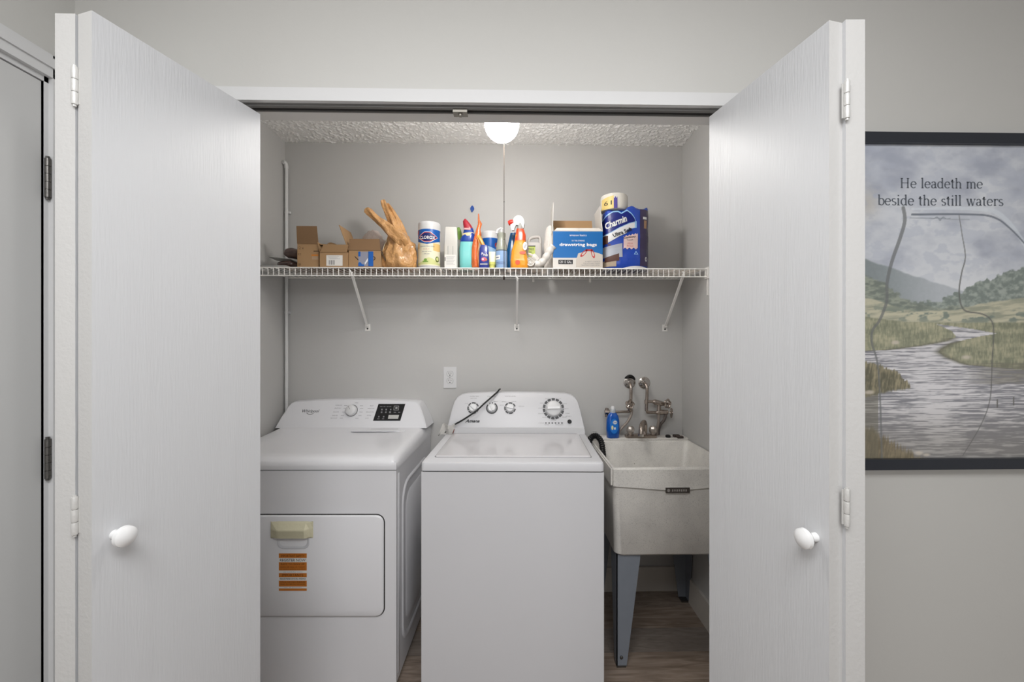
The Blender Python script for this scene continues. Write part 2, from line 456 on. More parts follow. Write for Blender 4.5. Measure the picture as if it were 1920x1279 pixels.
# ================================================================== CLOSET LAMP
gp = atd(941, 233, 1.49); GR = 0.0633
lamp = thing('ceiling_light', 'round white glowing globe lamp on the closet ceiling', 'light', (gp.x, gp.y, HC))
gz = gp.z - HC
bm = B(); lathe(bm, [(0.062, 0), (0.062, -0.014), (0.022, -0.024), (0.020, gz+0.085), (0.036, gz+0.075), (0.036, gz+0.054)], 32)
obj('fitter_base', bm, plasticw_m, lamp, smooth=True)
bm = B(); bmesh.ops.create_uvsphere(bm, u_segments=40, v_segments=24, radius=GR, matrix=Matrix.Translation((0, 0, gz)))
obj('globe_shade', bm, mat('lit_glass', (1.0, 0.97, 0.935), 0.3, emit=GLOBE_STRENGTH), lamp, smooth=True)
cp = atd(945, 525, 1.57)
ch = thing('pull_chain', 'thin dark pull chain hanging from the globe lamp past the shelf', 'chain', (cp.x, cp.y, HC))
bm = B(); tube(bm, [(0, 0, -0.0), (0, 0, cp.z-HC+0.012)], 0.0014, 6)
obj('cord', bm, mat('brown_cord', s2l(48, 38, 30), 0.8), ch)
bm = B(); lathe(bm, [(0.001, 0.016), (0.0035, 0.012), (0.004, 0.004), (0.002, 0)], 10, (0, 0, cp.z-HC))
obj('pull_bead', bm, mat('brown_cord', (0, 0, 0)), ch)
for zz in (0.30, 0.155):
    bm = B(); lathe(bm, [(0.001, 0.006), (0.0024, 0.003), (0.001, 0)], 8, (0, 0, cp.z-HC+zz)); obj('chain_bead', bm, mat('brown_cord', (0, 0, 0)), ch)
boxm('chain_bracket', dark_m, ch, -0.004, 0.004, -0.004, 0.004, -0.012, 0.0)

# ================================================================== WIRE SHELF
SZ, SY = 1.7535, 1.955
sh = thing('wire_shelf', 'long white coated wire shelf across the closet back wall', 'shelf', ((XL+XR)/2, YB, SZ))
hw = (XR-XL)/2
bm = B(); tube(bm, [(0, -0.004, -0.003), (0, SY-YB+0.002, -0.003), (0, SY-YB, -0.006), (0, SY-YB, -0.041)], 0.0018, 6)
wm = mesh_of(bm, 'wire', smooth=True); wm.materials.append(wire_m)
nw = 86
for i in range(nw):
    o = bpy.data.objects.new('wire', wm); C.objects.link(o); o.parent = sh; o.location = (-hw+0.016+(2*hw-0.032)*i/(nw-1), 0, 0)
for (yy, zz) in ((SY-YB-0.002, -0.0035), (SY-YB-0.002, -0.0415), (-0.006, -0.006), (-0.16, -0.006)):
    bm = B(); tube(bm, [(-hw+0.004, yy, zz), (hw-0.004, yy, zz)], 0.0029, 8)
    obj('rail', bm, wire_m, sh, smooth=True)
def brace(ptop, pfoot):
    T = aty(ptop[0], ptop[1], SY+0.004) - Vector(sh.location); F = aty(pfoot[0], pfoot[1], YB-0.006) - Vector(sh.location)
    d = (T-F); n = Vector((d.z, 0, -d.x)).normalized() if False else Vector((1, 0, 0))
    bm = B(); w = 0.0055
    rings = []
    for p in (F+d*0.02, T):
        t = 0.004
        q = Vector((0, d.z, -d.y)).normalized()*t
        rings.append([p-n*w-q, p+n*w-q, p+n*w+q, p-n*w+q])
    loft(bm, rings)
    tube(bm, [T+Vector((-0.008, -0.004, 0.012)), T+Vector((0, -0.005, 0.0)), T+Vector((0.0, 0.002, -0.012))], 0.0035, 6)
    b_ = obj('diagonal_brace', bm, wire_m, sh, 0.001)
    bm = B(); bx(bm, F.x-0.014, F.x+0.014, 0.0-0.004, 0.0, F.z-0.022, F.z+0.016)
    bx(bm, F.x-0.008, F.x+0.008, -0.02, -0.004, F.z+0.002, F.z+0.012)
    fp = obj('foot_plate', bm, wire_m, b_, 0.0015)
    bm = B(); lathe(bm, [(0.0045, -0.004), (0.0045, -0.0065)], 10, (F.x, 0, F.z-0.010), axis='y')
    obj('screw', bm, dark_m, b_)
brace((659, 511), (689, 613)); brace((970, 522), (969, 613)); brace((1282, 514), (1247, 614))
for sx in (-1, 1):
    bm = B(); bx(bm, sx*hw-0.010 if sx > 0 else -hw, sx*hw if sx > 0 else -hw+0.010, SY-YB-0.012, SY-YB+0.02, -0.05, 0.006)
    bx(bm, sx*hw-0.004 if sx > 0 else -hw, sx*hw if sx > 0 else -hw+0.004, SY-YB+0.0, SY-YB+0.012, -0.13, -0.05)
    obj('end_bracket', bm, wire_m, sh, 0.002)
for px in (480, 1107, 1000):
    X = PX(px, YB-0.02) - sh.location.x
    bm = B(); bx(bm, X-0.006, X+0.006, -0.012, -0.001, -0.026, 0.002); obj('wall_clip', bm, wire_m, sh, 0.002)

film_m = mat('grey_film', s2l(196, 186, 176), 0.35, bump=0.6, bscale=25, bdist=0.006, var=0.2, vscale=14)
nt = film_m.node_tree; tl = N(nt, 'ShaderNodeBsdfTranslucent'); tl.inputs[0].default_value = (*s2l(225, 216, 206), 1)
ms = N(nt, 'ShaderNodeMixShader'); ms.inputs[0].default_value = 0.7; on = [n_ for n_ in nt.nodes if n_.type == 'OUTPUT_MATERIAL'][0]
nt.links.new(nt.nodes['Principled BSDF'].outputs[0], ms.inputs[1]); nt.links.new(tl.outputs[0], ms.inputs[2]); nt.links.new(ms.outputs[0], on.inputs[0])
for (pa, pb, y0, y1, lab) in ((541, 824, 0.014, 0.29, 'crinkled grey plastic liner sheet on the left half of the shelf'), (838, 1030, 0.02, 0.285, 'crinkled grey plastic liner sheet under the spray bottles'), (1041, 1322, 0.014, 0.29, 'crinkled grey plastic liner sheet on the right end of the shelf')):
    xa, xb = PX(pa, 2.05), min(PX(pb, 1.97), XR-0.012)
    nxx, nyy = 60, 12; bm = B(); gr = []
    for i in range(nxx+1):
        row_ = []
        for j in range(nyy+1):
            x = xa+(xb-xa)*i/nxx; y = SY+y0+(y1-y0)*j/nyy + 0.006*mn.noise(Vector((x*9, j*0.4, 0)))
            row_.append(bm.verts.new((x, y, SZ+0.0006+0.0007*(1+mn.noise(Vector((x*22, y*14, 1)))))))
        gr.append(row_)
    for i in range(nxx):
        for j in range(nyy): bm.faces.new((gr[i][j], gr[i+1][j], gr[i+1][j+1], gr[i][j+1]))
    o = obj('shelf_liner', bm, film_m, None, smooth=True); tag(o, lab, 'liner')

# ================================================================== WHITE PIPE IN THE CORNER
pb = aty(530, 770, 2.245)
pi = thing('wall_pipe', 'thin white vertical pipe in the left closet corner behind the dryer', 'pipe', (XL+0.020, 2.245, 0))
zt = PZ(309, 533, 2.245)
bm = B(); tube(bm, [(0, 0, 0.0), (0, 0, zt)], 0.0085, 12); obj('riser', bm, trim_m, pi, smooth=True)
bm = B(); tube(bm, smooth_pts([(0, 0, zt-0.02), (-0.002, -0.004, zt+0.004), (-0.008, -0.02, zt+0.008)]), 0.0105, 10); obj('end_elbow', bm, trim_m, pi, smooth=True)
for z in (2.1, 1.55): boxm('pipe_strap', trim_m, pi, -0.014, 0.014, 0.004, 0.020, z, z+0.012, 0.002)

# ================================================================== OUTLET
op = aty(844, 707.5, YB)
ou = thing('wall_outlet', 'white duplex power outlet on the closet back wall above the washer', 'outlet', (op.x, YB, op.z))
boxm('cover_plate', plasticw_m, ou, -0.0355, 0.0355, -0.0065, 0, -0.0585, 0.0585, 0.003)
for s in (1, -1):
    bm = B()
    ring = [(0.0172*math.cos(t), min(max(0.0172*math.sin(t), -0.0142), 0.0142)) for t in [2*PI*i/28 for i in range(28)]]
    loft(bm, [[(x, -0.0064, z+s*0.0197) for x, z in ring], [(x, -0.0085, z+s*0.0197) for x, z in ring]])
    rc = obj('receptacle', bm, trim_m, ou)
    bm = B(); z = s*0.0197
    bx(bm, -0.0075, -0.0052, -0.0090, -0.0084, z-0.001, z+0.008); bx(bm, 0.0052, 0.0075, -0.0090, -0.0084, z-0.000, z+0.007)
    lathe(bm, [(0.003, -0.0084), (0.003, -0.0090)], 10, (0, 0, z-0.0075), axis='y')
    obj('slot', bm, dark_m, rc)
    bm = B(); loft(bm, [[(x*1.07, yy, q_*1.07+z) for x, q_ in ring] for yy in (-0.0063, -0.0068)]); obj('receptacle_gap', bm, grey_ink, rc)
bm = B(); lathe(bm, [(0.003, -0.0065), (0.003, -0.008)], 10, axis='y'); obj('screw', bm, chrome_m, ou)

# ================================================================== DRYER
DW, DD = 0.765, 0.68
dfr = atd(743, 884, 1.632)
dth = math.radians(-1.2)
dry = thing('clothes_dryer', 'white front-loading dryer with a black touch panel and masking-taped door', 'dryer', (dfr.x - DW/2*math.cos(dth), dfr.y - DW/2*math.sin(dth), 0), dth)
ZS = 0.878
boxm('cabinet', enamel_m, dry, -DW/2, DW/2, 0, DD-0.06, 0.02, ZS, 0.006)
boxm('seam_gap', dark_m, dry, -DW/2+0.004, DW/2-0.004, 0.004, DD-0.07, ZS, ZS+0.006)
# top: rounded front lip, dished centre
bm = B()
W2 = DW/2+0.002
nx, prof = 40, [(-0.004, ZS+0.004), (-0.006, ZS+0.018), (-0.003, ZS+0.034), (0.008, ZS+0.046), (0.028, ZS+0.053), (0.06, ZS+0.056), (0.14, ZS+0.058), (0.22, ZS+0.060), (0.30, ZS+0.063), (0.38, ZS+0.067), (0.44, ZS+0.071), (0.470, ZS+0.073), (DD-0.05, ZS+0.073)]
rows = []
for (yy, zz) in prof:
    r = []
    for i in range(nx+1):
        s = -1 + 2*i/nx
        x = W2*(math.sin(s*PI/2) if abs(s) > 0.0 else 0); x = W2*(0.55*s+0.45*math.sin(s*PI/2))
        e = max(0, (abs(x)-(W2-0.035))/0.035)
        drop = 0.030*(1-math.sqrt(max(0, 1-e*e))) if yy > 0.005 else 0.0
        dish = 0
        if 0.09 < yy < 0.47:
            q = max(0, 1-(abs(x)/(W2-0.10))**6); w = max(0, 1-abs((yy-0.28)/0.20)**4)
            dish = 0.010*q*w
        r.append(bm.verts.new((x, yy, max(ZS+0.002, zz-drop-dish))))
    rows.append(r)
for a, c in zip(rows, rows[1:]):
    for i in range(nx): bm.faces.new((a[i], a[i+1], c[i+1], c[i]))
# skirt sides down to the seam
for side in (0, nx):
    lo = [bm.verts.new((r[side].co.x, r[side].co.y, ZS+0.002)) for r in rows]
    for k in range(len(rows)-1): bm.faces.new((rows[k][side], rows[k+1][side], lo[k+1], lo[k]))
obj('top_panel', bm, enamel_m, dry, smooth=True, angle=50)
# lint door on the top
bm = B(); bx(bm, 0.03, 0.30, 0.405, 0.455, ZS+0.066, ZS+0.0705); ld = obj('lint_cover', bm, enamel_m, dry, 0.002)
boxm('finger_grip', mat('grip_shadow_grey', s2l(190, 190, 191), 0.4), ld, 0.115, 0.255, 0.44, 0.452, ZS+0.0706, ZS+0.0712)
# console
CY, CZ, LEAN = 0.475, ZS+0.070, 0.42
def dface(u, h, off=0.0008):
    return (u, CY + h*LEAN - off, CZ + h)
half = [(0.394, 0), (0.392, 0.004), (0.378, 0.045), (0.352, 0.100), (0.338, 0.122), (0.322, 0.130), (0.20, 0.137), (0.0, 0.141)]
outl = half + [(-x, z) for x, z in half[::-1][1:]]
bm = B()
shr = lambda k, dz: [(x*k, max(0, z+dz)) for x, z in outl]
rings = [[(x, CY+z*LEAN, CZ+z) for x, z in outl]]
rings.insert(0, [(x*0.988, CY+z*LEAN-0.0, CZ+z*0.985) for x, z in outl])
rings[0] = [(x*0.985, CY+z*0.98*LEAN-0.006, CZ+z*0.98) for x, z in outl]
rings.append([(x*1.012, max(CY+z*LEAN+0.03, CY+0.10), CZ+z) for x, z in outl])
rings.append([(x*1.012, CY+0.145, CZ+z*0.97) for x, z in outl])
loft(bm, rings)
con = obj('console', bm, enamel_m, dry, smooth=True, angle=35)
dmap = lambda off: (lambda u, v: (u, CY + v*LEAN - 0.0062 - off, CZ + v))
D0 = 657
def du(px): return (px-D0)/358.0
def dv(py): return (800-py)/53.0*0.141
text('logo_lettering', 'Whirlpool', ink_m, con, dmap(0.0006), du(577), dv(769.5), 32/358, 0.019, shear=0.25)
strip('logo_swirl', grey_ink, con, dmap(0.0006), lambda u: dv(774)-0.004+2.2*(u-du(577))**2*8, lambda u: dv(774)-0.001+2.2*(u-du(577))**2*8, du(570), du(583), 8)
bp_m = mat('black_glass_panel', s2l(38, 38, 39), 0.15)
quad = lambda nm, m, par, mp, pts: obj(nm, (lambda b: (b.faces.new([b.verts.new(mp(du(a), dv(c))) for a, c in pts]), b)[1])(B()), m, par)
pan = quad('touch_panel', bp_m, con, dmap(0.0012), [(697, 786.5), (748, 786.5), (754, 755.5), (703, 755.5)])
quad('display_window', mat('pale_display', s2l(186, 186, 182), 0.3), pan, dmap(0.0018), [(724.5, 783), (743.5, 783), (744.5, 776), (725, 776)])
for (a, c, w, h) in ((709, 760.5, 5, 1.2), (715, 760.5, 4, 1.2), (721, 760.5, 4, 1.2), (726, 760.5, 4, 1.2), (711, 766, 3, 3), (719, 766, 3, 3), (727.5, 766, 2.6, 2.6), (711, 771, 3, 3), (719, 771, 3, 3), (727, 771, 3.4, 3.4), (736, 771, 4.5, 1.6), (744, 771, 4, 1.6), (707, 779, 2.6, 2.6), (716, 779, 2.6, 2.6), (706.5, 783, 4.5, 1), (715.5, 783, 4, 1)):
    quad('panel_icon', grey_ink, pan, dmap(0.0018), [(a-w/2, c+h/2), (a+w/2, c+h/2), (a+w/2, c-h/2), (a-w/2, c-h/2)])
for pts in ([(733, 767.2), (742.5, 767.2), (742.5, 766.5), (733, 766.5)], [(733, 759.7), (742.5, 759.7), (742.5, 759), (733, 759)], [(733, 767.2), (733.7, 767.2), (733.7, 759), (733, 759)], [(741.8, 767.2), (742.5, 767.2), (742.5, 759), (741.8, 759)], [(736, 764.5), (740, 764.5), (740, 761.5), (736, 761.5)]):
    quad('panel_icon', mat('light_grey_ink', s2l(170, 170, 170), 0.5), pan, dmap(0.0018), pts)
labs = [(628, 758, 'NORMAL DRY'), (627, 763.5, 'SENSOR DRY'), (625, 770.5, 'DELICATE'), (624, 777, 'TIMED DRY'), (623, 781.8, 'HEAVY DUTY'), (691, 759, 'BULKY'), (690, 764, 'MIXED LOAD'), (689, 770.5, 'REGULAR WASH'), (688, 777, 'COTTON'), (685, 782, 'QUICK'), (661, 753.5, 'TIMED')]
for px, py, s in labs:
    text('cycle_lettering', s, grey_ink, con, dmap(0.0006), du(px), dv(py), (len(s)*1.2+0.5)/358, 0.0042)
for k, (a, c) in enumerate(((641, 758.5), (641, 763.5), (639, 770.5), (638, 777), (637, 781.8), (671, 759), (672, 764), (672, 770.5), (671, 777), (666, 782))):
    quad('tick_line', grey_ink, con, dmap(0.0006), [(a-3, c+0.25), (a+3, c+0.25), (a+3, c-0.25), (a-3, c-0.25)])
def dial(parent, mp, base, cu, cv, r, h, ang, ring=True, ringr=None, dashes=None, nd=40, bar=False, bodym=plasticw_m, name='knob'):
    """round knob standing on a leaning console face"""
    o = bpy.data.objects.new(name, None)
    p0 = Vector(mp(cu, cv)); ez = (Vector(mp(cu, cv+0.01))-p0).normalized(); ex = Vector((1, 0, 0)); nrm = ez.cross(ex).normalized()
    if nrm.y > 0: nrm = -nrm
    bm = B(); n = 28; rings = []
    for rr, hh in ((r, 0), (r*0.98, h*0.55), (r*0.93, h*0.8), (r*0.8, h)):
        rings.append([p0 + ex*(rr*math.cos(2*PI*i/n)) + ez*(rr*math.sin(2*PI*i/n)) + nrm*hh for i in range(n)])
    loft(bm, rings)
    kb = obj(name, bm, bodym, parent, smooth=True, angle=50)
    bm = B(); c, s = math.cos(ang), math.sin(ang); A = ex*c+ez*s; Q = -ex*s+ez*c
    w, l = (r*0.20, r*0.86) if bar else (r*0.05, r*0.4)
    off = Vector((0, 0, 0)) if bar else A*r*0.45
    hh = h*1.45 if bar else h*1.03
    rings = [[p0+off-A*l-Q*w+nrm*h*0.9, p0+off+A*l-Q*w+nrm*h*0.9, p0+off+A*l+Q*w+nrm*h*0.9, p0+off-A*l+Q*w+nrm*h*0.9],
             [p0+off-A*l*0.9-Q*w*0.7+nrm*hh, p0+off+A*l*0.9-Q*w*0.7+nrm*hh, p0+off+A*l*0.9+Q*w*0.7+nrm*hh, p0+off-A*l*0.9+Q*w*0.7+nrm*hh]]
    loft(bm, rings); obj('grip_bar' if bar else 'pointer', bm, bodym if bar else grey_ink, kb, 0.001 if bar else 0)
    if ringr:
        r0, r1 = ringr; bm = B()
        for i in range(nd):
            if dashes and not dashes(i/nd): continue
            a0, a1 = 2*PI*i/nd, 2*PI*(i+1)/nd
            vs = [bm.verts.new(p0+ex*(q*math.cos(a))+ez*(q*math.sin(a))+nrm*0.0007) for q, a in ((r0, a0), (r1, a0), (r1, a1), (r0, a1))]
            bm.faces.new(vs)
        obj('dial_marks', bm, mat('charcoal_print', s2l(48, 48, 50), 0.4), parent)
    return kb
dial(con, dmap(0.0), None, du(654), dv(768), 0.029, 0.022, math.radians(125), ringr=(0.0292, 0.0315), nd=48, dashes=lambda t: True)
for a in (-0.35, -0.05, 0.3):
    c = Vector(dmap(0.002)(du(654)+0.036*math.cos(a-0.2), dv(768)+0.030*math.sin(a-0.2)))
    bm = B(); bmesh.ops.create_icosphere(bm, subdivisions=1, radius=0.0022, matrix=Matrix.Translation(c)); obj('indicator', bm, white_ink, con)
# front door panel of the dryer, with the dark gap round it
x0, x1, z0, z1 = -DW/2+0.05, (720-743)/760*1.632+DW/2, 0.296, 0.700
def rr_xz(x0, x1, z0, z1, r, n=6):
    return [(p[0], p[1]) for p in rrect((x0+x1)/2, (z0+z1)/2, x1-x0, z1-z0, r, 0, n)]
bm = B(); prism(bm, rr_xz(x0-0.004, x1+0.004, z0-0.004, z1+0.004, 0.034), -0.0012, 0.004); obj('door_gap', bm, dark_m, dry)
bm = B(); loft(bm, [[(x, yy, z) for x, z in rr_xz(x0+k, x1-k, z0+k, z1-k, 0.030-k*0.5)] for yy, k in ((0.002, 0), (-0.006, 0.0), (-0.009, 0.0015), (-0.0105, 0.005))])
dd_ = obj('door', bm, enamel_m, dry, smooth=True, angle=50)
def fx(px): return (px-743)/760*1.632 + DW/2
def fz(py): return CAMZ + (639.5-py)/760*1.622
yfd = -0.0105
# recessed pull: a shallow shell rim and cup
cx, czz = fx(553), fz(1012)
bm = B(); loft(bm, [[(x, yy, z) for x, z in rr_xz(fx(523)+k, fx(583)-k, fz(1029)+k, fz(990)-k, 0.022-k*0.3)] for yy, k in ((yfd+0.001, 0), (yfd-0.003, 0.002), (yfd-0.003, 0.006), (yfd+0.0005, 0.010), (yfd+0.0008, 0.014))])
obj('handle_recess', bm, mat('recess_plastic', s2l(205, 206, 210), 0.25), dd_, smooth=True)
tape_m = mat('masking_tape', s2l(205, 200, 172), 0.65, bump=0.4, bscale=80, var=0.05)
bm = B()
tx0, tx1 = fx(511), fx(590); prof = [(fz(977), 0.001), (fz(980), 0.006), (fz(990), 0.020), (fz(992), 0.021), (fz(1006), 0.017), (fz(1008), 0.001)]
cols = []
for i, t in enumerate((0, 0.03, 0.2, 0.24, 0.5, 0.84, 0.93, 1.0)):
    k = (0.05, 0.45, 0.95, 1.0, 1.0, 1.0, 0.4, 0.05)[i]
    cols.append([(tx0+(tx1-tx0)*t, yfd-0.001-h*k, z + (0.0025 if i in (1, 6) else 0)*random.uniform(-1, 1)) for z, h in prof])
loft(bm, cols)
obj('masking_tape', bm, tape_m, dd_, label='beige masking tape over the dryer door handle')
lb_m = mat('orange_label', s2l(196, 118, 44), 0.5)
fm = lambda off: flatmap(yfd, off)
lab = strip('warning_label', white_p, dd_, fm(0.0006), fz(1108), fz(1037), fx(525.5), fx(578.5), 1)
for a, c in ((1037.5, 1046), (1054, 1069.5), (1074.5, 1082), (1088.5, 1099.5), (1103, 1107.5)):
    strip('orange_band', lb_m, lab, fm(0.0011), fz(c), fz(a), fx(526), fx(578), 1)
dk_br = mat('brown_print', s2l(92, 46, 14), 0.5)
for py, s, m, w, h in ((1042, 'IMPORTANT SAFETY', dk_br, 44, 4.5), (1050, 'REGISTER NOW', ink_m, 48, 5), (1057.5, 'EASY TO SIGN UP', dk_br, 44, 3.4), (1063, 'SCAN OR CALL US TODAY', dk_br, 46, 2.2), (1067, 'to receive updates and offers', dk_br, 46, 2.0), (1072, 'see inside for more', grey_ink, 36, 1.8), (1078, 'IMPORTANTE', dk_br, 40, 5), (1085, 'REGISTRESE AHORA MISMO', ink_m, 48, 3.2), (1091, 'FACIL DE INSCRIBIRSE', dk_br, 46, 2.6), (1095, 'PARA RECIBIR NOVEDADES', dk_br, 46, 2.2), (1101, 'ver el interior', grey_ink, 34, 1.6)):
    text('label_lettering', s, m, lab, fm(0.0016), fx(552), fz(py), w/760*1.62, h/760*1.62)
# embossed side panel, feet
bm = B()
def yz_ring(y0, y1, z0, z1, r, x): return [(x, p[0], p[1]) for p in rrect((y0+y1)/2, (z0+z1)/2, y1-y0, z1-z0, r, 0, 5)]
X = DW/2
loft(bm, [yz_ring(0.075+k, 0.555-k, 0.10+k, 0.80-k, 0.09, X+h) for h, k in ((-0.001, 0), (0.005, 0.006), (0.005, 0.016), (-0.0005, 0.026))], False, False)
loft(bm, [yz_ring(0.13+k, 0.50-k, 0.16+k, 0.74-k, 0.07, X+h) for h, k in ((-0.001, 0), (0.004, 0.008))], False, True)
loft(bm, [yz_ring(0.018+k, 0.045-k*0.5, 0.04+k, 0.86-k, 0.008, X+h) for h, k in ((-0.001, 0), (0.002, 0.003))], False, True)
obj('side_emboss', bm, enamel_m, dry, smooth=True, angle=50)
for sx in (-1, 1):
    for yy in (0.05, 0.55):
        bm = B(); lathe(bm, [(0.02, 0), (0.02, 0.012), (0.008, 0.014), (0.008, 0.022)], 14, (sx*(DW/2-0.06), yy, 0)); obj('foot', bm, rubber_m, dry)

# ================================================================== WASHER
wl, wr = atd(790, 866, 1.550), atd(1133, 868.5, 1.534)
WW = (Vector((wr.x, wr.y))-Vector((wl.x, wl.y))).length; wth = math.atan2(wr.y-wl.y, wr.x-wl.x)
wth = math.radians(-1.9)
WT = (wl.z+wr.z)/2
wa = thing('washing_machine', 'white top-loading washer with four round dials beside the sink', 'washer', ((wl.x+wr.x)/2, (wl.y+wr.y)/2, 0), wth)
H2 = WW/2
LS = WT-0.033
boxm('cabinet', wenamel_m, wa, -H2, H2, 0.003, 0.62, 0.02, LS-0.005, 0.005)
boxm('seam_gap', dark_m, wa, -H2+0.004, H2-0.004, 0.007, 0.61, LS-0.005, LS)
bm = B()
loft(bm, [rrect(0, 0.3+0.0, WW+2*k, 0.602+2*k, 0.014, z, 4) for z, k in ((LS, 0.001), (WT-0.010, 0.001), (WT-0.003, -0.0015), (WT, -0.007))])
obj('top_panel', bm, wenamel_m, wa, smooth=True, angle=35)
# lid lying in the top, with a fine dark gap
def wx(px, py):  # px on the top plane -> local x,y
    d = (CAMZ-WT)*760/(py-639.5); p = atd(px, py, d) - Vector(wa.location)
    c, s = math.cos(-wth), math.sin(-wth); return (p.x*c-p.y*s, p.x*s+p.y*c)
q = [wx(816, 857), wx(1109, 859), wx(1088, 815), wx(842, 814)]
lx = (q[1][0]-q[0][0])/2; ly0, ly1 = (q[0][1]+q[1][1])/2, (q[2][1]+q[3][1])/2
lcx = (q[0][0]+q[1][0])/2
bm = B(); loft(bm, [rrect(lcx, (ly0+ly1)/2, 2*lx+0.006, ly1-ly0+0.006, 0.013, z, 5) for z in (WT-0.002, WT+0.0006)])
obj('lid_gap', bm, mat('soft_grey_gap', s2l(120, 120, 121), 0.5), wa)
bm = B(); loft(bm, [rrect(lcx, (ly0+ly1)/2, 2*lx-2*k, ly1-ly0-2*k, 0.011, WT+z, 5) for z, k in ((0.0, 0), (0.004, 0.0005), (0.0055, 0.003), (0.0050, 0.02))])
obj('lid', bm, mat('lid_enamel', s2l(206, 204, 206), 0.16, coat=0.3), wa, smooth=True, angle=35)
# console
WCY, WLEAN = 0.490, 0.36
half = [(0.350, -0.001), (0.350, 0.010), (0.343, 0.045), (0.330, 0.110), (0.319, 0.150), (0.306, 0.171), (0.286, 0.184), (0.255, 0.191), (0.14, 0.196), (0, 0.198)]
outl = half + [(-x, z) for x, z in half[::-1][1:]]
bm = B()
ln = lambda z: WCY + z*WLEAN
rings = [[(x*0.972, ln(z*0.97)-0.006, WT+z*0.97) for x, z in outl], [(x*0.992, ln(z)-0.002, WT+z*0.992) for x, z in outl], [(x, ln(z)+0.012, WT+z) for x, z in outl], [(x, max(ln(z)+0.03, 0.59), WT+z) for x, z in outl], [(x, 0.615, WT+z*0.985) for x, z in outl]]
loft(bm, rings)
wc = obj('console', bm, wenamel_m, wa, smooth=True, angle=35)
boxm('console_base', mat('satin_enamel', s2l(204, 204, 206), 0.35), wa, -0.343, 0.343, WCY-0.012, WCY+0.02, WT-0.001, WT+0.028, 0.004)
wmap = lambda off: (lambda u, v: (u, ln(v)-0.0062-off, WT+v))
def wu(px): return (px-967)/366.0
def wv(py): return (812-py)/77.0*0.198
dsh = lambda t: int(t*36.01) % 5 > 0
dial(wc, wmap(0), None, wu(887), wv(765.5), 0.0215, 0.018, math.radians(135), ringr=(0.0232, 0.030), dashes=dsh, bar=True)
dial(wc, wmap(0), None, wu(922), wv(765.5), 0.0215, 0.018, math.radians(115), ringr=(0.0232, 0.030), nd=36, dashes=lambda t: not (0.12 < t < 0.40 and (t*36) % 3 < 1.2), bar=True)
dial(wc, wmap(0), None, wu(956), wv(765.5), 0.0215, 0.018, math.radians(-8), ringr=(0.0232, 0.030), dashes=dsh, bar=True)
dial(wc, wmap(0), None, wu(1037), wv(766.5), 0.0405, 0.024, math.radians(2), ringr=(0.0425, 0.0545), nd=72, dashes=lambda t: int(t*72.01) % 5 > 0, bar=True)
bm = B(); c = Vector(wmap(0)(wu(1066), wv(790)))
lathe(bm, [(0.0105, 0), (0.0105, -0.006), (0.008, -0.009)], 18, tuple(c), axis='y'); obj('start_button', bm, mat('black_plastic', s2l(32, 32, 34), 0.3), wc, smooth=True)
text('logo_lettering', 'Amana', ink_m, wc, wmap(0.0006), wu(886.5), wv(789.5), 27/366, 0.0155, shear=0.4, bold=0.035)
for px, py, s, w in ((888, 743.5, 'WATER TEMP', 17), (887, 747, 'wash rinse', 12), (921, 743.5, 'SOIL LEVEL', 17), (956, 743, 'WATER LEVEL', 21), (929, 753, 'HEAVY', 9), (945, 753.5, 'SMALL', 9), (963, 753, 'LARGE', 9), (1016, 756, 'NORMAL', 8), (1013, 765.5, 'COLORS', 8), (1014, 775.5, 'DELICATE', 11), (1021, 782.5, 'BULKY', 9), (1058, 757, 'WHITES', 8), (1061, 766.5, 'HEAVY', 8), (1063, 775, 'SOAK', 8), (1057, 782, 'RINSE', 8), (1037, 788, 'POWER', 9), (1065, 780.5, 'START', 10), (1014, 793, 'CYCLE', 10), (1024, 796, 'SENSE', 8), (1047, 796, 'RINSE SPIN', 14), (977, 762, 'MEDIUM', 10), (940, 760, 'AUTO', 7), (1026, 747.5, 'EXTRA', 8), (1048, 747.5, 'LIGHT', 8), (906, 757, 'WARM', 7), (874, 757, 'COLD', 6)):
    text('dial_lettering', s, mat('pale_print', s2l(150, 150, 152), 0.5), wc, wmap(0.0006), wu(px), wv(py), w/366, 0.0042)
for k in range(6):
    strip('status_light', ink_m, wc, wmap(0.0006), wv(793.7), wv(792.0), wu(1022.5+k*5.9)-0.0035, wu(1022.5+k*5.9)+0.0035, 1)
for sx in (-1, 1):
    for yy in (0.05, 0.55):
        bm = B(); lathe(bm, [(0.02, 0), (0.02, 0.012), (0.008, 0.014), (0.008, 0.022)], 14, (sx*(H2-0.06), yy, 0)); obj('foot', bm, rubber_m, wa)
# power cord lying over the washer console, with its tag and plug
cz_ = lambda px, py, off: (wa.matrix_world if False else None)
def wpt(px, py, off):
    l = wmap(off)(wu(px), wv(py)); c, s = math.cos(wth), math.sin(wth)
    return Vector((wa.location.x+l[0]*c-l[1]*s, wa.location.y+l[0]*s+l[1]*c, l[2]))
p_top = wpt(934, 735, 0.006)
cord = thing('power_cord', 'black power cord draped diagonally over the washer console', 'cord', p_top)
pts = [wpt(936, 731, -0.035), wpt(935, 730.5, -0.004), wpt(930, 736, 0.013), wpt(910, 754, 0.028), wpt(893, 770, 0.032), wpt(870, 786, 0.022), wpt(853, 796, 0.016), wpt(848, 799, 0.020)]
bm = B(); tube(bm, smooth_pts([p-p_top for p in pts], 6), 0.0042, 10); obj('cable', bm, rubber_m, cord, smooth=True)
tp = wpt(843, 803, 0.030) - p_top
bm = B(); nx_, ny_ = 8, 8; g = []
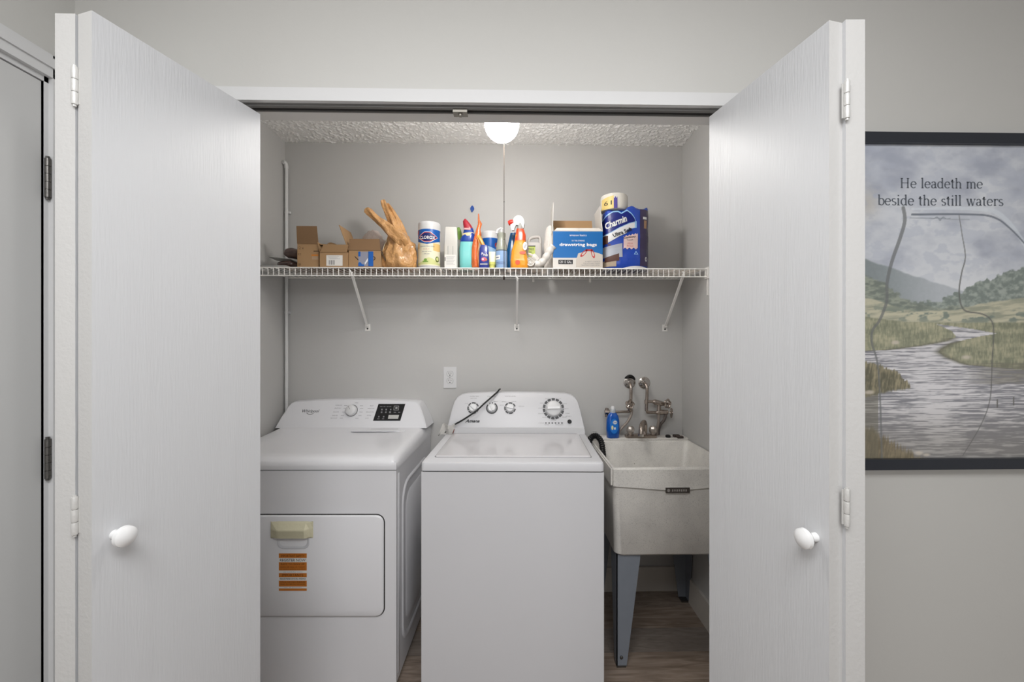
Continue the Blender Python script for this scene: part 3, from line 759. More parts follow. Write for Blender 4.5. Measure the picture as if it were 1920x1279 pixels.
for i in range(nx_+1):
    g.append([bm.verts.new(tp+Vector(((i/nx_-0.5)*0.066+(j/ny_-0.5)*0.016, -0.004-0.013*math.sin(i*1.1+j*0.5)*0.8, (j/ny_-0.5)*0.052+0.006*math.sin(i*0.9)))) for j in range(ny_+1)])
for i in range(nx_):
    for j in range(ny_): bm.faces.new((g[i][j], g[i+1][j], g[i+1][j+1], g[i][j+1]))
bmesh.ops.solidify(bm, geom=bm.faces[:], thickness=0.0008)
tg = obj('paper_tag', bm, mat('crinkled_paper', s2l(232, 230, 226), 0.4, bump=0.6, bscale=90, bdist=0.004, var=0.1, vscale=40), cord, smooth=True, label='crumpled white tag on the cord')
bm = B(); pl = wpt(851, 806, 0.012)-p_top; tube(bm, [pl+Vector((0.006, 0, 0.008)), pl+Vector((0.0, -0.003, -0.006)), pl+Vector((-0.012, -0.004, -0.014))], [0.007, 0.009, 0.007], 10)
obj('plug', bm, mat('dull_red_plastic', s2l(150, 92, 80), 0.5), cord, smooth=True)
bm = B(); a = wpt(836, 812, 0.02)-p_top; tube(bm, smooth_pts([wpt(848, 799, 0.020)-p_top, wpt(840, 808, 0.022)-p_top, wpt(832, 811.5, 0.010)-p_top, wpt(826, 815, 0.01)-p_top]), 0.0022, 8); obj('cord_tail', bm, rubber_m, cord, smooth=True)

# ================================================================== UTILITY SINK
sp = atd(1148, 878, 1.70)
SX0, SX1, SY0, SY1, RIM = sp.x, 0.946, sp.y, YB-0.035, sp.z
sw, sd = SX1-SX0, SY1-SY0
sk = thing('laundry_sink', 'speckled grey-white utility sink on tapered grey legs right of the washer', 'sink', (SX0+sw/2, SY0, 0))
# speckled moulded plastic
sink_m, nt, b = newmat('speckled_sink_plastic')
b.inputs['Roughness'].default_value = 0.45
tc = N(nt, 'ShaderNodeTexCoord'); n1 = N(nt, 'ShaderNodeTexNoise'); n1.inputs['Scale'].default_value = 9; n1.inputs['Detail'].default_value = 6
n2 = N(nt, 'ShaderNodeTexNoise'); n2.inputs['Scale'].default_value = 320; n2.inputs['Detail'].default_value = 2
c1 = N(nt, 'ShaderNodeValToRGB'); c1.color_ramp.elements[0].position = 0.3; c1.color_ramp.elements[0].color = (*s2l(206, 203, 198), 1); c1.color_ramp.elements[1].position = 0.7; c1.color_ramp.elements[1].color = (*s2l(226, 223, 217), 1)
c2 = N(nt, 'ShaderNodeValToRGB'); c2.color_ramp.elements[0].position = 0.33; c2.color_ramp.elements[0].color = (0.72, 0.72, 0.72, 1); c2.color_ramp.elements[1].position = 0.45; c2.color_ramp.elements[1].color = (1, 1, 1, 1)
mx = N(nt, 'ShaderNodeMix', data_type='RGBA'); mx.blend_type = 'MULTIPLY'; mx.inputs['Factor'].default_value = 0.8
L = nt.links.new
L(tc.outputs['Object'], n1.inputs['Vector']); L(tc.outputs['Object'], n2.inputs['Vector']); L(n1.outputs['Fac'], c1.inputs[0]); L(n2.outputs['Fac'], c2.inputs[0])
L(c1.outputs[0], mx.inputs['A']); L(c2.outputs[0], mx.inputs['B']); L(mx.outputs['Result'], b.inputs['Base Color'])
BZ = 0.487
bm = B()
deck = 0.085
R = []
cyo = sd/2; 
for z, k, r in ((BZ, 0.026, 0.03), (BZ+0.01, 0.016, 0.03), (RIM-0.09, 0.006, 0.022), (RIM-0.004, 0.0, 0.018), (RIM, 0.002, 0.018)):
    R.append(rrect(0, cyo, sw-2*k, sd-2*k, r, z, 6))
icy = 0.012+(sd-deck-0.012)/2; ih = sd-deck-0.012
for z, k, r in ((RIM, 0.010, 0.022), (RIM-0.006, 0.014, 0.026), (RIM-0.20, 0.036, 0.04), (BZ+0.045, 0.052, 0.06), (BZ+0.03, 0.075, 0.05), (BZ+0.024, 0.14, 0.04)):
    R.append(rrect(0, icy, sw-2*k, ih-2*(k-0.010), r, z, 6))
loft(bm, R)
obj('basin', bm, sink_m, sk, smooth=True, angle=45)
# raised rear deck
bm = B()
loft(bm, [rrect(0, sd-deck/2+0.004, sw-2*k-0.01, deck-2*k, 0.012, RIM+z, 4) for z, k in ((-0.002, 0), (0.010, 0.0), (0.014, 0.004))])
obj('rear_deck', bm, sink_m, sk, smooth=True, angle=40)
# apron band with a shallow V lower edge
bm = B(); z1, zc = 0.792, 0.771
poly = [(-sw/2+0.004, RIM-0.006), (-sw/2+0.003, z1), (0.0, zc), (sw/2-0.003, z1), (sw/2-0.004, RIM-0.006)]
prism(bm, poly, -0.005, 0.010)
bx(bm, -sw/2-0.004, -sw/2+0.008, 0.01, sd-0.02, z1, RIM-0.006); bx(bm, sw/2-0.008, sw/2+0.002, 0.01, sd-0.02, z1, RIM-0.006)
obj('apron_band', bm, sink_m, sk, 0.003)
l0, l1 = PX(1247, SY0)-sk.location.x, PX(1292, SY0)-sk.location.x
bm = B(); bx(bm, l0, l1, -0.0075, -0.004, 0.763, 0.785)
nm = obj('name_plate', bm, mat('tarnished_plate', s2l(84, 78, 74), 0.4, 0.4, var=0.3, vscale=120), sk, 0.001)
for k_ in range(7): strip('plate_lettering', mat('pale_print2', s2l(150, 145, 140), 0.5), nm, flatmap(-0.0076), 0.769+0.001*(k_%2), 0.7785, l0+0.026+k_*0.0095, l0+0.032+k_*0.0095, 1)
ellipse('plate_emblem', mat('pale_print2', (0, 0, 0)), nm, flatmap(-0.0076), l0+0.012, 0.774, 0.006, 0.007, 10)
leg_m = mat('grey_painted_leg', s2l(128, 134, 143), 0.42, bump=0.15, bscale=90, var=0.07, vscale=20)
def leg(sx, front):
    bm = B(); x = -sw/2+0.028 if sx < 0 else sw/2-0.004; y = 0.036 if front else sd-0.04
    s = 1 if sx < 0 else -1; f = 1 if front else -1; t = 0.004
    wt, wb, H = 0.105, 0.043, BZ+0.012
    for (ax) in (0, 1):
        top = [(x, y), (x+s*wt, y), (x+s*wt, y+f*t), (x, y+f*t)] if ax == 0 else [(x, y), (x+s*t, y), (x+s*t, y+f*wt), (x, y+f*wt)]
        bot = [(x, y), (x+s*wb, y), (x+s*wb, y+f*t), (x, y+f*t)] if ax == 0 else [(x, y), (x+s*t, y), (x+s*t, y+f*wb), (x, y+f*wb)]
        loft(bm, [[(a, c, 0.008) for a, c in bot], [(a, c, H) for a, c in top]])
    l = obj('leg', bm, leg_m, sk, 0.0012)
    bm = B(); bx(bm, min(x, x+s*0.04), max(x, x+s*0.04), min(y, y+f*0.04), max(y, y+f*0.04), 0.0, 0.009)
    obj('foot', bm, dhinge_m, l, 0.002)
    bm = B(); lathe(bm, [(0.007, 0), (0.007, -0.004*f), (0.004, -0.006*f)], 10, (x+s*0.02, y, 0.045), axis='y'); obj('bolt', bm, dhinge_m, l)
for sx in (-1, 1):
    for fr in (True, False): leg(sx, fr)
# waste trap
bm = B()
tx = PX(1226, 2.0)-sk.location.x; ty = 0.30
pts = [(tx+0.08, ty-0.02, BZ+0.03), (tx+0.08, ty-0.01, BZ-0.00), (tx+0.055, ty, BZ-0.045), (tx+0.0, ty+0.01, BZ-0.06), (tx-0.045, ty+0.02, BZ-0.03), (tx-0.05, ty+0.04, BZ+0.0), (tx-0.035, ty+0.1, BZ+0.012), (tx-0.03, sd+0.03, BZ-0.002)]
tube(bm, smooth_pts(pts, 5), 0.020, 14)
trap = obj('drain_trap', bm, mat('cream_pipe', s2l(196, 188, 176), 0.4), sk, smooth=True)
bm = B(); tube(bm, [pts[1], (tx+0.08, ty-0.015, BZ+0.012)], 0.027, 12); obj('slip_nut', bm, mat('cream_pipe', (0, 0, 0)), trap)
# faucet on the deck
dz = RIM+0.014
fxp = lambda px, y: PX(px, SY0+y)-sk.location.x
fy = sd-0.055
bm = B(); loft(bm, [rrect((fxp(1172, fy)+fxp(1230, fy))/2, fy, (fxp(1230, fy)-fxp(1172, fy))-2*k, 0.046-2*k, 0.012, dz+z, 4) for z, k in ((0, 0), (0.012, 0), (0.017, 0.006))])
fau = obj('faucet', bm, oldchrome_m, sk, smooth=True, angle=40, label='chrome two-handle faucet with a short gooseneck spout')
acr = mat('clear_acrylic_knob', s2l(178, 170, 162), 0.2, 0.5, bump=0.4, bscale=90, var=0.15, vscale=80)
for px in (1182, 1224):
    cx = fxp(px, fy)
    bm = B(); n = 24; rings = []
    for r, z in ((0.011, 0), (0.012, 0.008), (0.0175, 0.012), (0.021, 0.02), (0.0205, 0.034), (0.014, 0.044), (0.005, 0.046)):
        rings.append([(cx+r*(1+0.06*math.cos(8*2*PI*i/n))*math.cos(2*PI*i/n), fy+r*(1+0.06*math.cos(8*2*PI*i/n))*math.sin(2*PI*i/n), dz+0.015+z) for i in range(n)])
    loft(bm, rings); obj('faucet_handle', bm, acr, fau, smooth=True)
cx = fxp(1207, fy)
bm = B(); lathe(bm, [(0.016, dz+0.012), (0.015, dz+0.03), (0.011, dz+0.036)], 16, (cx, fy, 0))
tube(bm, smooth_pts([(cx+0.004, fy, dz+0.02), (cx+0.004, fy-0.005, dz+0.06), (cx-0.004, fy-0.02, dz+0.084), (cx-0.022, fy-0.045, dz+0.078), (cx-0.036, fy-0.072, dz+0.058), (cx-0.040, fy-0.080, dz+0.034)], 5), [0.0135]*20+[0.012]*6, 12)
obj('spout', bm, oldchrome_m, fau, smooth=True)
bm = B(); lathe(bm, [(0.0135, dz+0.022), (0.0135, dz+0.036)], 12, (cx-0.040, fy-0.080, 0)); obj('aerator', bm, chrome_m, fau)

# debris in the basin
for (ax, ay, az, r_) in ((-0.085, 0.030, RIM-0.035, 0.004), (-0.079, 0.028, RIM-0.046, 0.003), (-0.045, 0.42, RIM-0.11, 0.002)):
    bm = B(); bmesh.ops.create_icosphere(bm, subdivisions=1, radius=r_, matrix=Matrix.Translation((ax, ay, az))); obj('dirt_speck', bm, rubber_m, sk)
# dish soap bottle standing on the deck
bpz = SY0+sd-0.060; bX = PX(1149, bpz)
soap = thing('dish_soap_bottle', 'blue dish soap bottle with white cap on the sink ledge', 'bottle', (bX, bpz, dz), math.radians(4))
bm = B(); hB = 0.158
rings = [rrect(0, 0, w, d, min(w, d)*0.42, z, 6) for z, w, d in ((0, 0.058, 0.036), (0.003, 0.066, 0.042), (0.05, 0.071, 0.046), (0.095, 0.068, 0.044), (0.118, 0.056, 0.038), (0.130, 0.040, 0.030), (0.136, 0.028, 0.026))]
loft(bm, rings)
bl_liq = mat('blue_soap', s2l(8, 84, 176), 0.12, coat=0.6)
obj('bottle_body', bm, bl_liq, soap, smooth=True, angle=60)
bm = B(); lathe(bm, [(0.015, 0.134), (0.015, 0.150), (0.012, 0.154)], 18); obj('collar', bm, mat('clear_grey_plastic', s2l(170, 175, 180), 0.2), soap, smooth=True)
bm = B(); lathe(bm, [(0.0115, 0.153), (0.0115, 0.161), (0.009, 0.166), (0.008, 0.169), (0.003, 0.170)], 18); obj('cap', bm, plasticw_m, soap, smooth=True)
sm_ = lambda off: (lambda u, v: (u, -0.0235+4*u*u-off, v))
lbm = ellipse('bottle_label', mat('bright_blue_label', s2l(30, 120, 210), 0.4), soap, sm_(0.0012), 0.0, 0.066, 0.023, 0.040, 16)
ellipse('label_print', white_ink, lbm, sm_(0.0018), 0.004, 0.086, 0.012, 0.010, 12); 
ellipse('label_print', mat('duck_yellow', s2l(232, 222, 170), 0.5), lbm, sm_(0.0018), -0.010, 0.058, 0.006, 0.012, 12)
strip('label_print', white_ink, lbm, sm_(0.0018), 0.048, 0.060, -0.001, 0.008, 3)
text('label_lettering', 'Dawn', bl_liq, lbm, sm_(0.0024), 0.004, 0.087, 0.019, 0.009)
# two small dark soap scraps
for (px, w, lab) in ((1252.5, 0.026, 'small black soap scrap on the sink ledge nearer the faucet'), (1272, 0.038, 'flat dark double scouring pad on the sink ledge by the wall')):
    yy = SY0+sd-0.062; X = PX(px, yy)
    if w < 0.03:
        bm = B(); loft(bm, [rrect(0, 0, w-2*k, 0.022-2*k, 0.006, z, 4) for z, k in ((0, 0.001), (0.004, 0), (0.011, 0.001), (0.014, 0.005))])
        o = obj('soap_scrap', bm, rubber_m, None, smooth=True, loc=(X, yy, dz+0.0005)); tag(o, lab, 'soap')
    else:
        bm = B(); bx(bm, -w/2-0.004, w/2-0.010, -0.002, 0.022, 0, 0.011); bx(bm, -w/2+0.006, w/2, -0.022, 0.000, 0, 0.009)
        o = obj('scouring_pad', bm, mat('dark_brown_pad', s2l(70, 60, 56), 0.9, bump=0.8, bscale=250), None, 0.002, loc=(X, yy, dz+0.0005)); tag(o, lab, 'sponge')
# black drain hose hooked over the sink's left rim
hx = SX0+0.006; hy = 2.10
hose = thing('drain_hose', 'black corrugated drain hose hooked over the left rim of the sink', 'hose', (hx, hy, RIM))
bm = B()
pts = smooth_pts([(-0.034, 0.03, -0.32), (-0.034, 0.02, -0.12), (-0.032, 0.0, -0.02), (-0.020, -0.010, 0.030), (0.006, -0.018, 0.044), (0.030, -0.026, 0.018), (0.038, -0.03, -0.03), (0.040, -0.03, -0.06)], 9)
tube(bm, pts, [0.0145+0.0018*((i % 2)*2-1) for i in range(len(pts))], 14)
obj('hose_tube', bm, rubber_m, hose, smooth=True)
bm = B(); tube(bm, [(-0.008, -0.004, 0.064), (0.008, -0.012, 0.066), (0.018, -0.016, 0.052)], [0.003, 0.004, 0.003], 8); obj('hose_clip', bm, mat('grey_clip', s2l(170, 170, 168), 0.4), hose)

# ================================================================== WALL VALVES
def escutcheon(root, x, z, name='wall_flange'):
    bm = B(); lathe(bm, [(0.034, 0), (0.033, -0.006), (0.026, -0.010), (0.022, -0.016), (0.018, -0.018), (0.016, -0.026), (0.010, -0.027)], 28, (x, 0, z), axis='y')
    return obj(name, bm, chrome_m, root, smooth=True, angle=50)
def wheel(parent, c, nrm, r=0.026):
    n = Vector(nrm).normalized(); a = n.orthogonal().normalized(); u = n.cross(a); c = Vector(c)
    bm = B(); K = 40; pts = []
    for i in range(K+1):
        t = 2*PI*i/K; q = r*(1+0.13*math.cos(5*t)); pts.append(c+a*q*math.cos(t)+u*q*math.sin(t))
    tube(bm, pts, 0.0045, 8)
    for i in range(5): 
        t = 2*PI*i/5; tube(bm, [c, c+(a*math.cos(t)+u*math.sin(t))*r], 0.003, 6)
    tube(bm, [c-n*0.008, c+n*0.008], 0.007, 10)
    return obj('valve_handle', bm, oldchrome_m, parent, smooth=True)
e1 = aty(1180, 717, YB)
v1 = thing('supply_valve', 'tarnished left wall valve with round flange feeding a grey hose', 'valve', (e1.x, YB, e1.z))
def lp(root, px, py, y): p = aty(px, py, y); return Vector((p.x-root.location.x, y-YB, p.z-root.location.z))
escutcheon(v1, 0, 0)
bm = B(); yp = 2.205
tube(bm, smooth_pts([Vector((0, 0, 0)), lp(v1, 1181, 719, 2.225), lp(v1, 1183, 727, yp), lp(v1, 1183, 745, yp), lp(v1, 1182, 757, yp)], 4), 0.0085, 12)
obj('pipe', bm, oldchrome_m, v1, smooth=True)
bm = B(); tube(bm, [lp(v1, 1182, 750, yp), lp(v1, 1182, 754, yp), lp(v1, 1181, 766, yp), lp(v1, 1181, 772, yp)], [0.010, 0.014, 0.014, 0.010], 14)
tube(bm, [lp(v1, 1181, 772, yp), lp(v1, 1139, 773, yp)], 0.0075, 12)
tube(bm, [lp(v1, 1146, 773, yp), lp(v1, 1134, 773, yp)], [0.014, 0.014], 8)
tube(bm, [lp(v1, 1138, 765, yp), lp(v1, 1137, 782, yp)], 0.009, 10)
vb = obj('valve_body', bm, oldchrome_m, v1, smooth=True)
wheel(vb, lp(v1, 1181, 758.5, 2.175), (0, -1, 0.1), 0.020)
bm = B(); tube(bm, smooth_pts([lp(v1, 1185, 768, yp), lp(v1, 1183, 779, yp-0.005), lp(v1, 1175, 793, yp-0.02), lp(v1, 1163, 806, yp-0.03), lp(v1, 1158, 822, yp-0.01), lp(v1, 1157, 850, yp+0.03)], 5), 0.0072, 12)
braid_m = mat('grey_braided_hose', s2l(150, 140, 132), 0.4, 0.3, bump=0.6, bscale=300, var=0.15, vscale=200)
obj('supply_hose', bm, braid_m, v1, smooth=True)
bm = B()
tube(bm, smooth_pts([Vector((-0.025, -0.002, 0.020)), Vector((-0.006, -0.010, 0.037)), Vector((0.016, -0.006, 0.032)), Vector((0.030, -0.001, 0.012))], 4), [0.003]+[0.007]*11+[0.003], 8)
obj('black_caulk', bm, rubber_m, v1, smooth=True)
e2 = aty(1207.5, 717.5, YB)
v2 = thing('supply_valve', 'tarnished right wall valve with two taps and two hoses', 'valve', (e2.x, YB, e2.z))
escutcheon(v2, 0, 0)
bm = B()
tube(bm, smooth_pts([Vector((0, 0, 0)), lp(v2, 1209, 719, 2.225), lp(v2, 1213, 727, yp), lp(v2, 1213, 745, yp), lp(v2, 1212, 760, yp), lp(v2, 1212, 771, yp)], 4), 0.0085, 12)
tube(bm, [lp(v2, 1212, 768, yp), lp(v2, 1213, 773, yp), lp(v2, 1240, 774, yp)], 0.0085, 12)
tube(bm, [lp(v2, 1210, 753, yp), lp(v2, 1222, 753, yp), lp(v2, 1240, 757, yp)], [0.009, 0.0085, 0.011], 12)
for a, c in ((1211, 750), (1211, 757)): tube(bm, [lp(v2, 1212, a-1211+752, yp), lp(v2, 1212, c, yp)], 0.011, 8)
obj('pipe', bm, oldchrome_m, v2, smooth=True)
bm = B()
tube(bm, [lp(v2, 1224, 753, yp), lp(v2, 1228, 754, yp), lp(v2, 1240, 757, yp), lp(v2, 1246, 758, yp)], [0.010, 0.015, 0.014, 0.009], 12)
tube(bm, [lp(v2, 1236, 758, yp), lp(v2, 1235, 775, yp)], [0.010, 0.012], 10)
tube(bm, [lp(v2, 1230, 774, yp), lp(v2, 1238, 773, yp), lp(v2, 1252, 773, yp)], [0.010, 0.015, 0.012], 12)
vb = obj('valve_body', bm, oldchrome_m, v2, smooth=True)
wheel(vb, lp(v2, 1252, 757, 2.185), (0.55, -1, 0.1), 0.021)
wheel(vb, lp(v2, 1259, 774, 2.19), (1, -0.55, 0.0), 0.021)
bm = B(); tube(bm, smooth_pts([lp(v2, 1235, 775, yp), lp(v2, 1235, 790, yp), lp(v2, 1232, 808, yp+0.01), lp(v2, 1232, 840, yp+0.03)], 4), 0.0078, 12); obj('supply_hose', bm, braid_m, v2, smooth=True)
bm = B(); tube(bm, smooth_pts([lp(v2, 1249, 775, yp), lp(v2, 1245, 788, yp), lp(v2, 1236, 802, yp+0.015), lp(v2, 1233, 840, yp+0.035)], 4), 0.0078, 12); obj('supply_hose', bm, mat('dark_hose', s2l(96, 88, 84), 0.5, 0.2), v2, smooth=True)

# ================================================================== PICTURE ON THE FRONT WALL
PYF = YF-0.024
cpx, top, bot = 1771, 247.5, 882
pc = aty(cpx, 564, PYF)
H = (PZ(248, cpx, PYF)-PZ(881, cpx, PYF)); fwid = 0.030
W = (H-2*fwid)*0.667+2*fwid
pic = thing('framed_picture', 'framed river landscape picture with verse in a dark slim frame', 'picture', (pc.x, YF, PZ(881, cpx, PYF)))
frame_m = mat('dark_frame', s2l(46, 49, 56), 0.35, bump=0.05)
bm = B()
for (x0, x1, z0, z1) in ((-W/2, W/2, 0, fwid), (-W/2, W/2, H-fwid, H), (-W/2, -W/2+fwid, fwid, H-fwid), (W/2-fwid, W/2, fwid, H-fwid)):
    bx(bm, x0, x1, -0.024, -0.001, z0, z1)
obj('frame', bm, frame_m, pic, 0.0015, 1)
iw, ih_ = W-2*fwid, H-2*fwid
nx, ny = 300, 440
rs = np.random.RandomState(4)
U, V = np.meshgrid(np.linspace(0, 1, nx+1), np.linspace(0, 1, ny+1))
# picture coordinates measured on the print (same unit both ways)
Pw, Ph = 395.0, 594.0
X_ = 1771 + (U-0.5)*Pw; Y_ = 862 - V*Ph
def lin(c): c = np.asarray(c, float)/255; return np.where(c <= 0.04045, c/12.92, ((c+0.055)/1.055)**2.4)
def mixc(a, b_, t): t = np.clip(t, 0, 1)[..., None]; return a*(1-t)+b_*t
def sstep(a, b_, x): t = np.clip((x-a)/(b_-a), 0, 1); return t*t*(3-2*t)
col3 = lambda *c: np.ones(X_.shape+(3,))*np.array(c, float)
n1 = fbm(X_/60, Y_/38, 5, 1); n2 = fbm(X_/25, Y_/14, 5, 7); n3 = fbm(X_/5, Y_/5, 3, 3)
sky = mixc(col3(150, 155, 168), col3(196, 199, 204), sstep(0.28, 0.68, n1*0.6+n2*0.25 + 0.16*sstep(300, 560, Y_)*1.0 + 0.10*np.exp(-((X_-1790)/95)**2)))
sky = mixc(sky, col3(158, 164, 178), 0.4*sstep(0.5, 0.62, n2))
sky = mixc(sky, col3(206, 208, 210), 0.55*sstep(470, 560, Y_))
sky = mixc(sky, col3(178, 172, 160), 0.6*np.exp(-(((X_-1632)/24)**2+((Y_-380)/30)**2)*1.3)*sstep(0.35, 0.5, n2+0.1))
img = sky
def ridge(Yr, colr, soft=2.0):
    global img
    img = mixc(img, colr, sstep(-soft, soft, Y_-Yr))
ridge(478+ (X_-1620)*0.33 + 8*fbm(X_/30, Y_*0, 4, 5), mixc(col3(122, 130, 132), col3(168, 173, 178), sstep(1620, 1800, X_)+0.2*(n3-.5)))
tree_y = np.interp(X_, [1560, 1700, 1770, 1800, 1820, 1845, 1870, 1885, 1905, 1930, 1990], [560, 566, 566, 552, 544, 530, 522, 516, 508, 500, 490])
ridge(tree_y + 10*(fbm(X_/7, Y_/9, 3, 11)-0.5)*2, mixc(col3(108, 118, 112), col3(148, 156, 148), sstep(0.3, 0.7, fbm(X_/8, Y_/6, 4, 12))))
lt = np.interp(X_, [1560, 1625, 1660, 1700, 1760, 1990], [505, 517, 530, 560, 575, 580])
ridge(lt + 8*(fbm(X_/9, Y_/9, 3, 21)-0.5)*2, mixc(col3(104, 112, 104), col3(140, 146, 132), sstep(0.3, 0.7, fbm(X_/10, Y_/4, 4, 22))), 3)
mead = mixc(col3(140, 142, 124), col3(182, 178, 154), sstep(0.3, 0.65, fbm(X_/40, Y_/5+X_/60, 5, 31)))
my = np.interp(X_, [1560, 1640, 1720, 1800, 1860, 1990], [548, 560, 583, 580, 566, 550])
ridge(my + 3*fbm(X_/12, Y_*0, 3, 8), mead, 2)
# dark shrub bands in the meadow
sb = sstep(0.52, 0.62, fbm(X_/22, Y_/12, 4, 41))*np.exp(-((Y_-(590+0.02*(X_-1700)))/14)**2)
img = mixc(img, col3(104, 116, 108), sb*0.9)
grass = mixc(col3(112, 116, 96), col3(166, 162, 134), sstep(0.25, 0.72, 0.5*fbm(X_/28, Y_/9, 4, 51)+0.5*fbm(X_/2.2, Y_/8, 3, 52)))
ridge(np.interp(X_, [1560, 1640, 1700, 1800, 1990], [585, 596, 604, 606, 604]) + 3*(n3-0.5), grass, 2)
# water
rip = fbm(X_/34, Y_/(1.6+np.clip((Y_-650)/80, 0, 3)), 4, 61)
wat = mixc(col3(122, 122, 128), col3(206, 204, 206), sstep(0.36, 0.66, rip + 0.14*np.exp(-((X_-1765)/75)**2)-0.10*sstep(760, 862, Y_)))
wat = mixc(wat, col3(112, 108, 100), 0.55*sstep(740, 862, Y_))
wl_ = np.interp(Y_, [608, 612, 622, 632, 640, 648, 656, 663, 700, 862], [1764, 1772, 1795, 1802, 1785, 1740, 1680, 1560, 1560, 1560])
wr_ = np.interp(Y_, [608, 612, 618, 626, 632, 645, 655, 662, 672, 685, 700, 862], [1766, 1795, 1840, 1882, 1845, 1790, 1772, 1768, 1785, 1820, 1990, 1990])
edge = 3*(fbm(X_/8, Y_/5, 3, 71)-0.5)*2
inw = sstep(-1.5, 1.5, X_-wl_+edge)*sstep(-1.5, 1.5, wr_-X_+edge)*(Y_ > 607)
img = mixc(img, wat, inw)
# darker rims where banks meet water
rimm = np.exp(-((X_-wr_)/9)**2)*((Y_ > 640) & (Y_ < 692)) + np.exp(-((X_-wl_)/12)**2)*((Y_ > 634) & (Y_ < 660))
img = mixc(img, col3(86, 84, 72), 0.6*rimm)
img = mixc(img, col3(104, 100, 88), 0.6*((Y_ > 682) & (Y_ < 722))*sstep(1800, 1900, X_)*sstep(0.3, 0.6, rip+0.1))
# left reeds and bottom-left grasses
reed = mixc(col3(84, 82, 66), col3(150, 140, 112), sstep(0.25, 0.7, 0.4*fbm(X_/16, Y_/12, 3, 80)+0.6*fbm(X_/2+Y_/16, Y_/15, 3, 81)))
reed_top = np.interp(X_, [1560, 1645, 1662, 1690, 1712, 1716, 1990], [672, 684, 690, 700, 722, 735, 900])
reed_bot = np.interp(X_, [1560, 1640, 1680, 1712, 1716, 1990], [760, 744, 734, 730, 728, 700])
jit = 9*(fbm(X_/3, Y_/30, 3, 82)-0.5)*2
img = mixc(img, reed, sstep(-2, 2, Y_-reed_top-jit)*sstep(-3, 3, reed_bot-Y_+jit*0.3))
bl = np.interp(X_, [1560, 1625, 1650, 1690, 1740, 1990], [770, 795, 815, 838, 866, 900])
img = mixc(img, mixc(reed, col3(120, 96, 66), 0.35*np.ones_like(X_)), sstep(-4, 10, Y_-bl-jit*1.6)*0.9)
img = mixc(img, col3(96, 92, 76), 0.5*((X_ < 1652) & (Y_ > 740)))
for (a, c, rx, ry) in ((1730, 853, 9, 4), (1745, 856, 7, 3), (1685, 643, 8, 4), (1822, 671, 9, 4), (1635, 737, 9, 4)):
    img = mixc(img, col3(196, 186, 172), 0.8*np.exp(-((((X_-a)/rx)**2+((Y_-c)/ry)**2))**2))
def stroke(pts, w, colr, a=0.85):
    global img
    P = [Vector((p[0], p[1], 0)) for p in pts]; P = smooth_pts(P, 6)
    ww = np.interp(np.linspace(0, 1, len(P)), np.linspace(0, 1, len(w)), w)
    m_ = np.zeros(X_.shape)
    for p, q, wi in zip(P, P[1:], ww):
        dx, dy = q.x-p.x, q.y-p.y; l2 = dx*dx+dy*dy+1e-9
        t = np.clip(((X_-p.x)*dx+(Y_-p.y)*dy)/l2, 0, 1)
        dd = np.hypot(X_-p.x-t*dx, Y_-p.y-t*dy)
        m_ = np.maximum(m_, np.clip(wi/2+0.7-dd, 0, 1))
    img = mixc(img, colr, a*m_)
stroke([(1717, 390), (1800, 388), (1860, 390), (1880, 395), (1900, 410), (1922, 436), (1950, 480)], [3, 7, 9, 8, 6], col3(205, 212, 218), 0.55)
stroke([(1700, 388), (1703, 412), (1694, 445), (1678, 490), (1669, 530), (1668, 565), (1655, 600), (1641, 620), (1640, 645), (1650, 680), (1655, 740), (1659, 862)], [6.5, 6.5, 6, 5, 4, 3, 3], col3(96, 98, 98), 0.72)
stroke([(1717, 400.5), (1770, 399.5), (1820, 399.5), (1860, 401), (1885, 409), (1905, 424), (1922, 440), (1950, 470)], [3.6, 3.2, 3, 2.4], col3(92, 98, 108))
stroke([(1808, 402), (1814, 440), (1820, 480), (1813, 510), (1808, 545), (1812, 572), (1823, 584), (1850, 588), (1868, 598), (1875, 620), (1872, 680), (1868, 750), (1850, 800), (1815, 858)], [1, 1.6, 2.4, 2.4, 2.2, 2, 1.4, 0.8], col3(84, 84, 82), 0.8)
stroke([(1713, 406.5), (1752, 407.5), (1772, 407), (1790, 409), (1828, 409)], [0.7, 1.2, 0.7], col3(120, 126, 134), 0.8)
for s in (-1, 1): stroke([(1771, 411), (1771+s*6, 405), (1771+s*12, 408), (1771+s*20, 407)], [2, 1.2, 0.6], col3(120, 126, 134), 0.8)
stroke([(1882, 752), (1882, 766)], [2.4, 2.4], col3(90, 88, 84)); stroke([(1914, 748), (1914, 762)], [2.4, 2.4], col3(90, 88, 84))
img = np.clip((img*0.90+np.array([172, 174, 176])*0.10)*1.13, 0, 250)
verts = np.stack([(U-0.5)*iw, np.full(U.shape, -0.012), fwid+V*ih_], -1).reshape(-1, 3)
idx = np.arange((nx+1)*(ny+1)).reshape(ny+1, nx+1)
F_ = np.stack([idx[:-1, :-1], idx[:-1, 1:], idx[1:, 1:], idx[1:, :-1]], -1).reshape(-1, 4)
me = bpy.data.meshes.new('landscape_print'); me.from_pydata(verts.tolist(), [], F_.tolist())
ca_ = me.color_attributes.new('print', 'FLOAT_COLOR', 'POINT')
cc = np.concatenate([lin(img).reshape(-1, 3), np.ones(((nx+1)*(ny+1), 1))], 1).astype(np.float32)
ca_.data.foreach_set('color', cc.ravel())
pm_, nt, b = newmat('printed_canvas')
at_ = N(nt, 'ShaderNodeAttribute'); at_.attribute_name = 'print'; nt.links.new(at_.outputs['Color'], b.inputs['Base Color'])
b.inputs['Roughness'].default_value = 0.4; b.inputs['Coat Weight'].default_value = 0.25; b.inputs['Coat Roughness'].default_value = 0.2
obj('landscape_print', me, pm_, pic)
